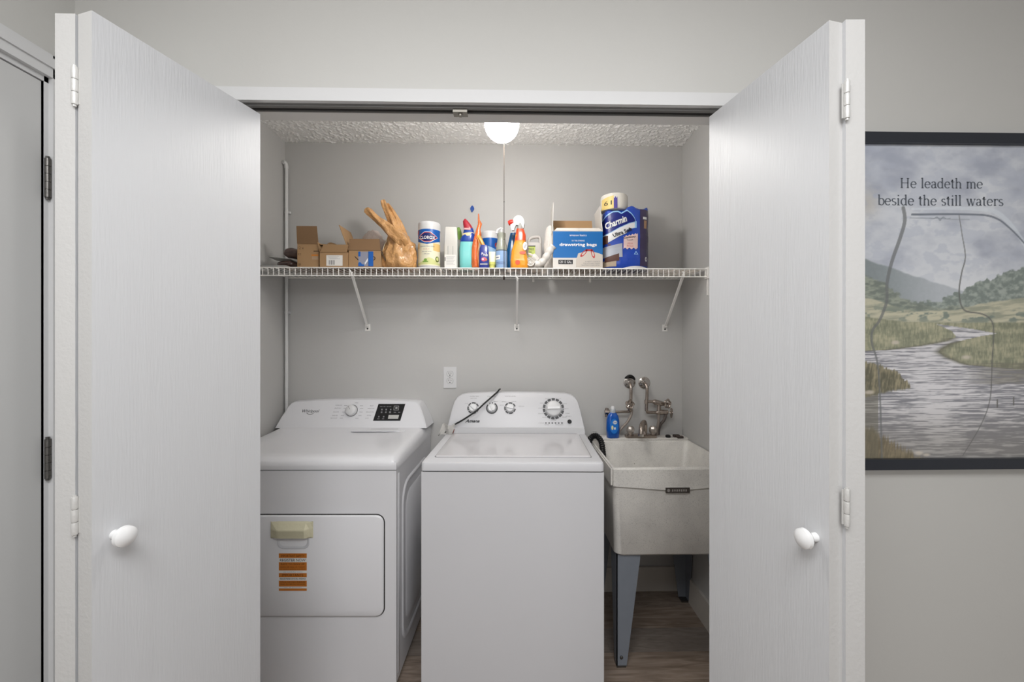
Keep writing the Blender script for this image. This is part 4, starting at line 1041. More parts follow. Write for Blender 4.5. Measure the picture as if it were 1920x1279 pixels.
# verse in a serif hand built from pen strokes
TH_, TN_ = 0.088, 0.032
def arc(cx, cy, rx, ry, a0, a1, n=14): return [(cx+rx*math.cos(math.radians(a0+(a1-a0)*i/n)), cy+ry*math.sin(math.radians(a0+(a1-a0)*i/n))) for i in range(n+1)]
def ser(x, y, l=0.085, r=0.085): return [(x-l, y), (x+r, y)]
G = {
 'H': ([[(0.13,0),(0.13,0.66)], [(0.55,0),(0.55,0.66)], [(0.13,0.345),(0.55,0.345)], ser(0.13,0.015), ser(0.55,0.015), ser(0.13,0.645), ser(0.55,0.645)], 0.72),
 'e': ([arc(0.225,0.225,0.175,0.215,8,318), [(0.05,0.245),(0.40,0.245)]], 0.45),
 'l': ([[(0.12,0),(0.12,0.69)], ser(0.12,0.015), [(0.03,0.66),(0.12,0.68)]], 0.25),
 'a': ([[(0.31,0.04),(0.31,0.32)], arc(0.19,0.32,0.12,0.115,0,165), arc(0.19,0.125,0.13,0.115,60,300,14), [(0.25,0.24),(0.31,0.26)], [(0.24,0.03),(0.31,0.09)], [(0.31,0.04),(0.36,0.015),(0.41,0.04)]], 0.43),
 'd': ([arc(0.22,0.225,0.165,0.215,50,310), [(0.37,0),(0.37,0.69)], [(0.29,0.66),(0.37,0.68)], [(0.37,0.015),(0.45,0.015)]], 0.49),
 't': ([[(0.13,0.07),(0.13,0.58)], [(0.03,0.435),(0.27,0.435)], arc(0.20,0.085,0.07,0.075,180,310,6), [(0.04,0.44),(0.13,0.57)]], 0.30),
 'h': ([[(0.11,0),(0.11,0.69)], [(0.03,0.66),(0.11,0.68)], arc(0.245,0.29,0.135,0.145,150,0), [(0.38,0.3),(0.38,0)], ser(0.11,0.015,0.08,0.075), ser(0.38,0.015,0.075,0.08)], 0.50),
 'm': ([[(0.11,0),(0.11,0.45)], [(0.03,0.42),(0.11,0.44)], arc(0.235,0.29,0.125,0.145,150,0), [(0.36,0.3),(0.36,0)], arc(0.485,0.29,0.125,0.145,150,0), [(0.61,0.3),(0.61,0)], ser(0.11,0.015,0.08,0.07), ser(0.36,0.015,0.07,0.07), ser(0.61,0.015,0.07,0.08)], 0.73),
 'b': ([[(0.11,0.02),(0.11,0.69)], [(0.03,0.66),(0.11,0.68)], arc(0.265,0.225,0.165,0.215,130,-130,16)], 0.47),
 's': ([arc(0.18,0.335,0.115,0.10,35,230,8)+arc(0.18,0.115,0.125,0.105,60,-150,9)], 0.36),
 'i': ([[(0.12,0),(0.12,0.45)], [(0.03,0.42),(0.12,0.44)], ser(0.12,0.015), [(0.12,0.60),(0.12,0.67)]], 0.25),
 'w': ([[(0.10,0.44),(0.22,0.0)], [(0.22,0.0),(0.34,0.42)], [(0.33,0.44),(0.46,0.0)], [(0.46,0.0),(0.60,0.44)], ser(0.10,0.44,0.07,0.07), ser(0.33,0.44,0.06,0.06), ser(0.60,0.44,0.06,0.06)], 0.67),
 'r': ([[(0.11,0),(0.11,0.45)], [(0.03,0.42),(0.11,0.44)], arc(0.24,0.30,0.13,0.14,160,50,6), [(0.30,0.40),(0.32,0.37)], ser(0.11,0.015,0.08,0.09)], 0.34),
 ' ': ([], 0.27)}
def serif_line(s, x0, x1, zb, parent, m):
    tot = sum(G[c][1] for c in s) - 0.06; sc_ = (x1-x0)/tot; bm = B(); pen = x0 - 0.03*sc_
    for ch_ in s:
        for st in G[ch_][0]:
            pts = [Vector((x, y)) for x, y in st]
            L_, R_ = [], []
            for i, p in enumerate(pts):
                t = (pts[min(i+1, len(pts)-1)]-pts[max(i-1, 0)]).normalized(); nn = Vector((-t.y, t.x))
                w = (TN_+(TH_-TN_)*abs(t.y)**1.5)/2
                if ch_ == 'w' and st[0][1] < st[1][1]: w = TN_/2*1.1
                L_.append(p+nn*w); R_.append(p-nn*w)
            Lv = [bm.verts.new((pen+q.x*sc_, -0.0128, zb+q.y*sc_)) for q in L_]; Rv = [bm.verts.new((pen+q.x*sc_, -0.0128, zb+q.y*sc_)) for q in R_]
            for i in range(len(pts)-1): bm.faces.new((Lv[i], Lv[i+1], Rv[i+1], Rv[i]))
        pen += G[ch_][1]*sc_
    return obj('verse_lettering', bm, m, parent)
verse_m = mat('verse_ink', s2l(98, 104, 112), 0.5)
K_ = iw/Pw
def vx(px): return (px-1771)*K_
def vz(py): return fwid + (862-py)*ih_/Ph
serif_line('He leadeth me', vx(1694), vx(1853), vz(350.2), pic, verse_m)
serif_line('beside the still waters', vx(1651), vx(1893), vz(383), pic, verse_m)

# ================================================================== THINGS ON THE SHELF
DZ = SZ + 0.0022
def span(pl, pr, Y): a, c = PX(pl, Y), PX(pr, Y); return (a+c)/2, c-a
def hv(py, px, Y): return PZ(py, px, Y) - DZ

# --- dark glossy rolls and a white plate at the far left
Y = 2.06
cx, w = span(505, 556, Y)
tr_ = thing('plastic_tray', 'clear grey plastic tray lying flat at the left end of the shelf', 'tray', (cx-0.01, Y, DZ))
bm = B()
loft(bm, [rrect(0, 0, w+2*k-0.01, 0.15+2*k, 0.012, z, 4) for z, k in ((0, -0.006), (0.004, 0), (0.010, 0.003), (0.011, 0.003), (0.005, -0.003), (0.003, -0.006))])
tray_m = mat('pale_clear_plastic', s2l(190, 190, 186), 0.25, trans=0.3)
obj('tray_body', bm, tray_m, tr_, smooth=True, angle=50)
def pouch(nm, lab, px0, px1, y0, z0, hh, ln_, col, rot):
    cx, w = span(px0, px1, y0)
    t = thing(nm, lab, 'pouch', (cx, y0, z0), rot)
    bm = B(); n = 22; rings = []
    for s in (0, 0.01, 0.035, 0.08, 0.15, 0.3, 0.6, 0.85, 0.95, 1.0):
        e_ = min(s/0.15, (1-s)/0.15+0.02); q = max(0.06, math.sqrt(max(0, 1-max(0, 1-e_)**2)))
        ring = []
        for k in range(n):
            a = 2*PI*k/n
            x = w/2*q*math.cos(a); z = hh/2*q*math.sin(a)
            nn = mn.noise(Vector((x*40, s*6, z*40+px0)))*0.0035
            ring.append((x+nn, ln_*s, max(0.0, hh/2+z+nn)))
        rings.append(ring)
    loft(bm, rings); obj('pouch_body', bm, col, t, smooth=True)
    bm = B(); bx(bm, -w*0.25, w*0.25, -0.005, 0.004, hh*0.45, hh*0.45+0.002); obj('crimped_end', bm, col, t, 0.0006)
    return t
dkb = mat('dark_brown_foil', s2l(92, 72, 66), 0.15, coat=0.6, bump=0.5, bscale=70, bdist=0.004)
pouch('foil_pouch', 'dark brown glossy pouch lying in the grey tray, lower of two', 513, 549, 2.035, DZ+0.012, 0.036, 0.12, dkb, -0.15)
plt = thing('clear_sheet', 'thin clear plastic sheet lying slanted between the two dark brown pouches', 'sheet', (PX(524, 2.04), 2.05, DZ+0.0485), 0.1)
bm = B(); loft(bm, [[(x*1.0, y*1.0, z + 0.10*(-x) ) for x, y, z in rrect(0, 0.03, 0.105, 0.11, 0.01, zz, 4)] for zz in (0.006, 0.009)])
obj('lid_sheet', bm, tray_m, plt, smooth=True, angle=40)
pouch('foil_pouch', 'dark brown glossy pouch resting on the clear sheet, upper of two', 524, 556, 2.03, DZ+0.060, 0.050, 0.13, dkb, -0.2)

# --- open cardboard boxes
def card_box(name, label, px0, px1, Y, D, ptop, rotz=0.0, m=card_m):
    cx, w = span(px0, px1, Y); h = hv(ptop, (px0+px1)/2, Y)
    t = thing(name, label, 'box', (cx, Y, DZ), rotz)
    bm = B(); th = 0.003
    bx(bm, -w/2, w/2, 0, th, 0, h); bx(bm, -w/2, w/2, D-th, D, 0, h); bx(bm, -w/2, -w/2+th, th, D-th, 0, h); bx(bm, w/2-th, w/2, th, D-th, 0, h); bx(bm, -w/2+th, w/2-th, th, D-th, 0, th)
    obj('box_body', bm, m, t)
    return t, w, h
def flap(t, p0, p1, up, m, th=0.0028):
    """flap hinged on p0-p1, reaching out by vector up"""
    p0, p1, up = Vector(p0), Vector(p1), Vector(up); n = (p1-p0).cross(up).normalized()*th
    ins = (p1-p0)*0.03
    bm = B(); loft(bm, [[p0, p1, p1+n, p0+n], [p0+ins+up, p1-ins+up, p1-ins+up+n, p0+ins+up+n]])
    return obj('flap', bm, m, t, 0.0006, 1)
t, w, h = card_box('cardboard_box', 'tall open brown cardboard box with raised front flap at the shelf left', 557.5, 597.5, 1.985, 0.14, 457)
fh = hv(426, 578, 1.985)-h
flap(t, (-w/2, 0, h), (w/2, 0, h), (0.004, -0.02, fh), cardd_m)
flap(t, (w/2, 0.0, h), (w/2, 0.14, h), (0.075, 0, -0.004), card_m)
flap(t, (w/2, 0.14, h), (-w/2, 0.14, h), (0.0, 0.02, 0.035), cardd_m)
fm = flatmap(0, 0.0006)
def bu(px, t, Y=1.985): return PX(px, Y)-t.location.x
def bv(py, px=578, Y=1.985): return PZ(py, px, Y)-DZ
br_ink = mat('brown_box_ink', s2l(96, 70, 48), 0.6)
text('box_lettering', '12 x', br_ink, t, fm, bu(564, t), bv(465), 0.030, 0.013)
text('box_lettering', 'ES', br_ink, t, fm, bu(562, t), bv(477), 0.014, 0.009)
text('box_lettering', 'BR', br_ink, t, fm, bu(562, t), bv(496), 0.012, 0.012)
strip('orange_print', mat('orange_print', s2l(206, 130, 58), 0.5), t, fm, bv(480), bv(477), bu(584, t), bu(597, t), 1)
for py in (481.5, 483.5, 485.5): strip('fine_print', mat('fine_white', s2l(196, 180, 160), 0.6), t, fm, bv(py+0.7), bv(py), bu(585, t), bu(597, t), 1)
strip('box_print', br_ink, t, fm, bv(472), bv(470), bu(588, t), bu(598, t), 1)
bm = B(); cxx = bu(606, t)
tube(bm, smooth_pts([(cxx-0.01, 0.06, h-0.01), (cxx, 0.075, h+0.015), (cxx+0.03, 0.08, h+0.005), (cxx+0.055, 0.07, h-0.02)]), [0.004]+[0.010]*14+[0.003], 8)
obj('loose_flap', bm, card_m, t, smooth=True)
t, w, h = card_box('cardboard_box', 'small open cardboard box with a white barcode label', 599.5, 651.5, 1.975, 0.12, 473)
fh = hv(459.5, 625, 1.975)-h
flap(t, (-w/2, 0, h), (w/2, 0, h), (0.018, -0.012, fh), card_m).scale = (0.96, 1, 1)
flap(t, (-w/2, 0.12, h), (w/2, 0.12, h), (0.0, 0.01, 0.055), cardd_m)
flap(t, (-w/2, 0.0, h), (-w/2, 0.12, h), (-0.014, 0, 0.048), card_m)
Yb = 1.975
b2 = lambda px: PX(px, Yb)-t.location.x
v2_ = lambda py: PZ(py, 625, Yb)-DZ
lb = strip('shipping_label', white_p, t, fm, v2_(498.5), v2_(478.7), b2(612), b2(642.5), 1)
fm2 = flatmap(0, 0.0012)
xs = 0
for k, wd in enumerate((1.2, .5, .8, 1.4, .5, .9, 1.1, .6)):
    strip('barcode_bar', grey_ink, lb, fm2, v2_(496.5), v2_(488), b2(616.8+xs), b2(616.8+xs+wd*0.8), 1); xs += 1.5
for py, a, c in ((481, 615, 636), (483.2, 616, 633), (485, 618, 638)): strip('label_line', mat('faint_print', s2l(176, 176, 174), 0.6), lb, fm2, v2_(py+0.5), v2_(py), b2(a), b2(c), 1)
t, w, h = card_box('cardboard_box', 'open cardboard box with blue strip and dark slanted front flap', 654, 714, 1.985, 0.15, 469.5)
fh = hv(447, 684, 1.985)-h
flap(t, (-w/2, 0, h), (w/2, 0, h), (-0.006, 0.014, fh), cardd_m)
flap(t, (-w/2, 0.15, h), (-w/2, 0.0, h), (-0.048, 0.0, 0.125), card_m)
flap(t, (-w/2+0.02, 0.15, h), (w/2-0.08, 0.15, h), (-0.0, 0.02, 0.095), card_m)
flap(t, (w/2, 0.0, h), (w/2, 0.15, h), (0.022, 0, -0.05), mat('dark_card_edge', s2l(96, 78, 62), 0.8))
b3 = lambda px: PX(px, 1.985)-t.location.x
v3 = lambda py: PZ(py, 684, 1.985)-DZ
strip('grey_print', mat('lilac_grey_print', s2l(150, 152, 168), 0.5), t, fm, v3(499.5), v3(472), b3(672), b3(691), 1)
strip('blue_strip', mat('blue_strip', s2l(34, 100, 186), 0.4), t, fm, v3(499.5), v3(471.5), b3(690.5), b3(700), 1)
strip('blue_strip', mat('blue_strip', (0, 0, 0)), t, fm2, v3(499.5), lambda u: v3(494)+0.006*math.sin(u*200), b3(672), b3(683), 8)
strip('blue_strip', mat('blue_strip', (0, 0, 0)), t, fm2, v3(481), v3(472), b3(672), b3(676), 1)
strip('arrow_print', white_ink, t, fm2, lambda u: v3(497)+(u-b3(684))*1.3, lambda u: v3(493)+(u-b3(684))*1.6, b3(684), b3(690), 6)
for pts in ([(664.5, 481.5), (672, 487.5)],): 
    bm = B(); a, c = Vector((b3(664.5), -0.0008, v3(481))), Vector((b3(672), -0.0008, v3(487.5))); bm.faces.new([bm.verts.new(p) for p in (a, a+Vector((0.004, 0, 0)), c+Vector((0, 0, 0.002)), c+Vector((0, 0, -0.003)))]); obj('smile_print', bm, ink_m, t)
bm = B(); P = [(700, 481), (703, 482.5), (703, 486), (700, 488)]
tube(bm, smooth_pts([(b3(a), -0.0006, v3(c)) for a, c in P], 4), 0.0016, 6); obj('smile_print', bm, ink_m, t)
# --- crumpled clear bag sticking out of that box
def blob(name, m, parent, c, rx, ry, rz, amp=0.2, sc_=18, sub=4, zmin=None, seed=0.0, label=None):
    bm = B(); bmesh.ops.create_icosphere(bm, subdivisions=sub, radius=1)
    for v in bm.verts:
        d = v.co.normalized(); p = Vector((d.x*rx, d.y*ry, d.z*rz))
        q = p*sc_ + Vector((seed, seed*2, 0))
        k = 1+amp*(mn.noise(q)+0.6*(1-2*abs(mn.noise(q*2.1)))-0.2)
        p = p*k + Vector(c)
        if zmin is not None and p.z < zmin: p.z = zmin + 0.001
        v.co = p
    return obj(name, bm, m, parent, smooth=True, angle=75, label=label)
cx = PX(700, 2.10)
bg = thing('plastic_bag', 'crumpled pale clear plastic bag rising from the cardboard box', 'bag', (cx, 2.10, DZ+0.004))
blob('bag_film', mat('pale_film', s2l(228, 214, 206), 0.22, bump=0.8, bscale=60, bdist=0.006, trans=0.25), bg, (0, 0, 0.092), 0.070, 0.034, 0.108, 0.26, 20, seed=2, zmin=0.0)

# --- tan plastic bag with two twisted ends
cx = PX(752, 2.03); ty_ = 2.03
tb = thing('tan_plastic_bag', 'knotted tan orange plastic bag with two twisted ends sticking up', 'bag', (cx, ty_, DZ))
tan_m = mat('tan_film', s2l(232, 172, 114), 0.24, bump=1.0, bscale=24, bdist=0.022, var=0.38, vscale=26, trans=0.18, coat=0.4)
def tpnt(px, py, dy=0.0): p = aty(px, py, ty_+dy); return Vector((p.x-cx, dy, p.z-DZ))
bm = B()
# body: pleated lofted sack
n = 56; rings = []
body = [(0.0005, 722, 780, 0.030), (0.012, 717, 779, 0.045), (0.035, 717, 779, 0.05), (0.060, 719, 779, 0.05), (0.085, 721, 778, 0.046), (0.110, 723, 780, 0.040), (0.130, 727, 773, 0.034), (0.150, 729, 762, 0.026), (0.168, 729, 752, 0.018), (0.180, 731, 745, 0.010)]
for zz, a, c, ry in body:
    xa, xb = PX(a, ty_)-cx, PX(c, ty_)-cx; ring = []
    for k in range(n):
        t_ = 2*PI*k/n
        f = 1 + (0.09*math.sin(9*t_+zz*38) + 0.06*math.sin(17*t_-zz*70) + 0.26*mn.noise(Vector((math.cos(t_)*3, math.sin(t_)*3, zz*34))))*min(1, zz*40+0.2)
        ring.append(((xa+xb)/2+(xb-xa)/2*math.cos(t_)*f, ry*math.sin(t_)*f, zz))
    rings.append(ring)
loft(bm, rings)
obj('bag_body', bm, tan_m, tb, smooth=True, angle=60)
def twist(pts, rad, name='twisted_end'):
    P = smooth_pts(pts, 6); R = np.interp(np.linspace(0, 1, len(P)), np.linspace(0, 1, len(rad)), rad)
    bm = B(); n = 20; rings = []
    for i, ((p, a, u), r) in enumerate(zip(frames(P), R)):
        rings.append([p + a*(r*(1+0.22*math.sin(4*t_+i*0.22))*math.cos(t_)) + u*(r*(1+0.22*math.sin(4*t_+i*0.22))*math.sin(t_)) for t_ in [2*PI*k/n for k in range(n)]])
    loft(bm, rings); return obj(name, bm, tan_m, tb, smooth=True, angle=60)
twist([tpnt(766, 476, 0.004), tpnt(755, 452, -0.016), tpnt(736, 436, -0.03), tpnt(722, 423, -0.032), tpnt(707, 411, -0.03), tpnt(697, 402, -0.03), tpnt(690, 395, -0.03), tpnt(687, 391, -0.03)], [0.008, 0.036, 0.028, 0.020, 0.014, 0.015, 0.018, 0.008])
twist([tpnt(752, 450, 0.012), tpnt(742, 428, 0.012), tpnt(734, 410, 0.012), tpnt(725, 394, 0.012), tpnt(719, 380, 0.012), tpnt(717, 376, 0.012)], [0.026, 0.024, 0.019, 0.014, 0.014, 0.009])
twist([tpnt(758, 450, 0.02), tpnt(749, 424, 0.022), tpnt(738, 400, 0.022), tpnt(729, 385, 0.022), tpnt(727, 381, 0.022)], [0.024, 0.017, 0.010, 0.007, 0.003])
bm = B(); P = [tpnt(716.5, 500, -0.012), tpnt(716.5, 485, -0.012), tpnt(719, 465, -0.012), tpnt(725, 450, -0.012), tpnt(728, 444, -0.012)]
tube(bm, smooth_pts(P), [0.0018]*20, 6); obj('printed_hem', bm, mat('cream_hem', s2l(226, 208, 170), 0.4), tb, smooth=True)

# --- wipes canisters
def canister(name, label, px0, px1, Yc, plid, plab_t, detail, r_scale=1.0):
    cx, w = span(px0, px1, Yc); r = w/2*0.985; Yf_ = Yc-r*0.6; h = hv(plid, (px0+px1)/2, Yc-r*0.3)
    t = thing(name, label, 'canister', (cx, Yc, DZ))
    bm = B(); lathe(bm, [(r*0.93, 0), (r*0.97, 0.003), (r*0.97, h-0.045), (r*0.93, h-0.040)], 40)
    obj('canister_body', bm, plasticw_m, t, smooth=True, angle=40)
    bm = B(); lathe(bm, [(r*0.99, h-0.040), (r, h-0.036), (r, h-0.010), (r*0.98, h-0.003), (r*0.92, h), (r*0.6, h), (r*0.55, h-0.003)], 40)
    obj('canister_lid', bm, plasticw_m, t, smooth=True, angle=40)
    return t, r*0.97, h
cblue = mat('canister_blue', s2l(22, 92, 176), 0.3)
navy = mat('navy_print', s2l(28, 40, 104), 0.35)
t, r, h = canister('wipes_canister', 'white wipes canister with blue hexagon label and green leaf base', 784, 826, 2.04, 418, 0, True)
q = lambda py: hv(py, 805, 2.04-0.045)
uu = lambda px: (px-805.0)/21.0*r*1.42 if False else math.asin(max(-0.99, min(0.99, (px-805.0)/21.2)))*r
cm_ = lambda off: cylmap(r, off)
yl = mat('canister_pale_green', s2l(214, 218, 150), 0.4); pe = mat('canister_peach', s2l(236, 200, 130), 0.4)
lbl = strip('wrap_label', mat('canister_cream', s2l(238, 234, 208), 0.4), t, cm_(0.0006), q(498), q(432), -r*1.55, r*1.55, 40)
strip('label_green', yl, lbl, cm_(0.001), q(496), lambda u: q(488)+0.012*math.sin(u*55+1), -r*1.5, r*1.5, 30)
strip('label_peach', pe, lbl, cm_(0.001), lambda u: q(470)+0.002*math.sin(u*90), q(456), r*0.55, r*1.5, 12)
strip('label_peach', pe, lbl, cm_(0.001), lambda u: q(466), q(456), -r*1.5, -r*0.85, 8)
hexlo = lambda u: q(451.5) - (q(451.5)-q(458.5))*max(0, 1-abs(u)/(r*1.25))
strip('blue_panel', cblue, lbl, cm_(0.0014), hexlo, q(430), -r*1.45, r*1.45, 40)
strip('red_corner', mat('clean_red', s2l(196, 62, 70), 0.4), lbl, cm_(0.0018), q(439), q(431), -r*1.40, -r*0.95, 6)
def dia(nm, m, ru, rv, off, k=0.35):
    strip(nm, m, lbl, cm_(off), lambda u: q(445)-rv*min(1, (1-abs(u-0.001)/ru)*(1+k)), lambda u: q(445)+rv*min(1, (1-abs(u-0.001)/ru)*(1+k)), 0.001-ru, 0.001+ru, 30)
dia('logo_outline', white_ink, r*1.02, 0.026, 0.0020); dia('logo_red', mat('clean_red', (0, 0, 0)), r*0.97, 0.0235, 0.0024); dia('logo_navy', navy, r*0.88, 0.020, 0.0028)
text('logo_lettering', 'CLOROX', white_ink, lbl, cm_(0.0034), 0.001, q(446), r*1.42, 0.0155, bold=0.02)
text('label_lettering', 'DISINFECTING WIPES', navy, lbl, cm_(0.0018), 0.0, q(462.5), r*1.35, 0.0046)
text('label_lettering', '3-in-1', mat('clean_red', (0, 0, 0)), lbl, cm_(0.0018), -0.004, q(467.5), r*0.5, 0.006)
text('label_lettering', 'Kills cold and flu', navy, lbl, cm_(0.0018), -0.002, q(472), r*0.85, 0.0042); text('label_lettering', 'viruses', navy, lbl, cm_(0.0018), -0.002, q(476.5), r*0.5, 0.004)
gl = mat('leaf_green', s2l(120, 160, 70), 0.5)
ellipse('leaf_print', gl, lbl, cm_(0.0018), -r*0.15, q(488), 0.008, 0.007, 10); strip('leaf_print', gl, lbl, cm_(0.0018), q(492), q(490), -r*0.4, r*0.1, 4)
ellipse('lemon_print', mat('olive_print', s2l(96, 110, 40), 0.5), lbl, cm_(0.0018), r*0.98, q(485.5), 0.0125, 0.014, 12); ellipse('lemon_print', yl, lbl, cm_(0.0022), r*0.98, q(485), 0.008, 0.009, 12)
t, r, h = canister('wipes_canister', 'white-lidded blue canister behind the blue pouch right of the teal bottle', 902, 936, 2.12, 435, 0, False)
q2 = lambda py: hv(py, 919, 2.12-0.04)
c2_ = lambda off: cylmap(r, off)
lbl = strip('wrap_label', mat('sky_print', s2l(150, 186, 220), 0.35), t, c2_(0.0006), q2(500), q2(444), -r*1.5, r*1.5, 30)
strip('blue_panel', cblue, lbl, c2_(0.0012), lambda u: q2(455)-0.035*max(0, min(1, (u+r*1.2)/(r*2.0))), q2(443), -r*1.45, r*1.45, 30)
ellipse('logo_red', mat('clean_red', (0, 0, 0)), lbl, c2_(0.0017), r*0.85, q2(459), 0.012, 0.013, 12); ellipse('logo_navy', navy, lbl, c2_(0.0022), r*0.9, q2(459), 0.008, 0.009, 12)
strip('label_yellow', mat('label_yellow', s2l(226, 216, 110), 0.4), lbl, c2_(0.001), q2(499), q2(478), r*0.1, r*1.1, 8)

# --- white clear clamshell pack and green-topped bottle
cx, w = span(833, 858, 2.03)
cp_ = thing('white_pack', 'tall white translucent pack with fine print beside the large canister', 'box', (cx, 2.03, DZ), 0.06)
h = hv(425.5, 846, 2.03)
bm = B(); loft(bm, [rrect(0, 0.02, w-2*k, 0.05-2*k, 0.006, z, 4) for z, k in ((0, 0.001), (0.004, 0), (h-0.06, 0.0), (h-0.004, 0.004), (h, 0.006))])
obj('pack_shell', bm, mat('milky_plastic', s2l(214, 212, 206), 0.2, bump=0.3, bscale=40), cp_, smooth=True, angle=40)
fq = lambda off: flatmap(-0.005, off)
lb = strip('pack_card', white_p, cp_, fq(0.0006), 0.004, hv(478, 846, 2.03), -w*0.46, w*0.40, 1)
for k in range(7): strip('fine_print', grey_ink, lb, fq(0.0011), hv(481+k*2.5+0.4, 846, 2.03), hv(481+k*2.5, 846, 2.03), -w*0.34, w*(0.30-0.06*(k % 3)), 1)
strip('fine_print', ink_m, lb, fq(0.0011), hv(490, 846, 2.03), hv(483, 846, 2.03), -w*0.45, -w*0.40, 1)
bm = B(); 
for sx in (-0.2, 0.16): tube(bm, [(w*sx, -0.0055, hv(478, 846, 2.03)), (w*sx, -0.006, hv(462, 846, 2.03))], 0.002, 6)
obj('seam_rib', bm, mat('pale_rib', s2l(190, 190, 186), 0.3), cp_)
cx, w = span(851, 870, 2.14)
gb = thing('spray_bottle', 'grey bottle with green nozzle behind the white pack', 'bottle', (cx, 2.14, DZ))
h = hv(446, 861, 2.14)
bm = B(); loft(bm, [rrect(0, 0, a, c, 0.012, z, 5) for z, a, c in ((0, w*0.9, 0.04), (0.02, w, 0.05), (h*0.55, w, 0.05), (h*0.8, w*0.62, 0.04), (h*0.9, w*0.4, 0.026), (h, w*0.36, 0.024))])
obj('bottle_body', bm, mat('grey_bottle', s2l(170, 172, 164), 0.3), gb, smooth=True, angle=50)
bm = B(); loft(bm, [rrect(dx, dy, a, c, min(a, c)*0.4, z, 5) for z, a, c, dx, dy in ((h-0.012, 0.030, 0.028, 0, 0), (h+0.005, 0.032, 0.034, 0, 0), (h+0.025, 0.030, 0.046, 0.0, -0.006), (h+0.04, 0.022, 0.04, 0, -0.008), (h+0.052, 0.012, 0.02, 0, -0.004))])
obj('nozzle', bm, mat('green_plastic', s2l(122, 160, 74), 0.35), gb, smooth=True, angle=50)

# --- toilet cleaner, leaning cap
cx, w = span(861.5, 889, 2.05)
tc_ = thing('cleaner_bottle', 'teal toilet cleaner bottle with blue collar and red angled cap', 'bottle', (cx, 2.05, DZ), 0.05)
y_ = 2.03
v = lambda py: hv(py, 875, y_)
bm = B(); loft(bm, [rrect(dx, 0, a, c, c*0.42, z, 6) for z, a, c, dx in ((0, w*0.88, 0.042, 0), (0.004, w*0.96, 0.05, 0), (0.06, w*0.98, 0.052, 0), (v(466), w*1.0, 0.052, 0), (v(456), w*0.98, 0.05, 0.002), (v(448), w*0.92, 0.048, 0.004))])
obj('bottle_body', bm, mat('teal_plastic', s2l(128, 214, 212), 0.25, coat=0.3), tc_, smooth=True, angle=50)
cb2 = mat('royal_blue', s2l(20, 66, 158), 0.3, coat=0.3)
bm = B(); loft(bm, [rrect(dx, 0, a, c, c*0.42, z, 6) for z, a, c, dx in ((v(453), w*0.96, 0.054, 0.003), (v(447), w*1.0, 0.056, 0.005), (v(440), w*0.84, 0.05, 0.010), (v(431), w*0.70, 0.042, 0.010), (v(427), w*0.62, 0.038, 0.009))])
obj('shoulder', bm, cb2, tc_, smooth=True, angle=50)
strip('cream_band', mat('cream_band', s2l(236, 216, 166), 0.4), tc_, lambda u, z: (u+0.008, -0.0268+u*u*14, z), lambda u: v(442.5)+u*0.10, lambda u: v(436.5)+u*0.10, -0.028, 0.028, 12)
bm = B(); loft(bm, [rrect(dx, 0, a, c, min(a, c)*0.46, z, 6) for z, a, c, dx in ((v(429), 0.046, 0.038, 0.008), (v(426), 0.046, 0.038, 0.008), (v(420), 0.040, 0.034, 0.002), (v(413), 0.027, 0.024, -0.006), (v(409.5), 0.012, 0.012, -0.008), (v(408.3), 0.007, 0.007, -0.008))])
obj('cap', bm, mat('crimson_cap', s2l(172, 34, 52), 0.35, coat=0.2), tc_, smooth=True, angle=50)
# side stripe label
strip('neck_label', mat('pink_tag', s2l(216, 160, 160), 0.4), tc_, lambda u, z: (u, -0.024, z), v(431), v(427.5), -0.012, 0.02, 3)

# --- orange foil bag with twisted neck
cx, w = span(879, 907, 2.02)
ob = thing('orange_bag', 'orange foil bag with a tall twisted neck right of teal bottle', 'bag', (cx, 2.035, DZ))
or_m = mat('orange_foil', s2l(226, 112, 52), 0.22, bump=0.9, bscale=45, bdist=0.008, var=0.25, vscale=28, coat=0.5)
o_ = lambda px, py, dy=0: (lambda p: Vector((p.x-cx, dy, p.z-DZ)))(aty(px, py, 2.035+dy))
def sack(name, m, parent, rows, Y0, cx, n=40, seed=0, amp=0.12, dy=0.0):
    rings = []
    for py, a, c, ry in rows:
        z = max(0.0004, PZ(py, (a+c)/2, Y0)-DZ); xa, xb = PX(a, Y0)-cx, PX(c, Y0)-cx
        ring = []
        for k in range(n):
            t_ = 2*PI*k/n
            f = 1+amp*(mn.noise(Vector((math.cos(t_)*2.5+seed, math.sin(t_)*2.5, z*30)))+0.35*math.sin(7*t_+z*50))
            ring.append(((xa+xb)/2+(xb-xa)/2*math.cos(t_)*f, dy+ry*math.sin(t_)*f, z))
        rings.append(ring)
    bm = B(); loft(bm, rings); return obj(name, bm, m, parent, smooth=True, angle=60)
sack('bag_body', or_m, ob, [(502, 885, 899, 0.020), (495, 884, 900, 0.024), (480, 884, 899, 0.024), (465, 884, 898, 0.022), (450, 887, 900, 0.020), (441, 890, 903, 0.016), (430, 893, 901, 0.011), (420, 896, 904, 0.009), (412, 896, 899.5, 0.006), (401, 896.2, 898, 0.003)], 2.035, cx, seed=1, amp=0.10)
bm = B(); tube(bm, smooth_pts([o_(894, 444, -0.024), o_(898, 456, -0.026), o_(896, 475, -0.026), o_(898, 500, -0.026)]), 0.0025, 6); obj('heat_seal', bm, mat('pale_orange', s2l(250, 176, 120), 0.35), ob, smooth=True)
bm = B(); tube(bm, smooth_pts([o_(896, 443, -0.018), o_(901, 450, -0.022), o_(905, 458, -0.024), o_(910, 468, -0.026)]), [0.011]*6+[0.010]*5+[0.009]*4+[0.004], 8)
obj('printed_flap', bm, mat('orange_print_flap', s2l(240, 160, 60), 0.35, var=0.3, vscale=60), ob, smooth=True)
cx2, w = span(898, 917, 1.995)
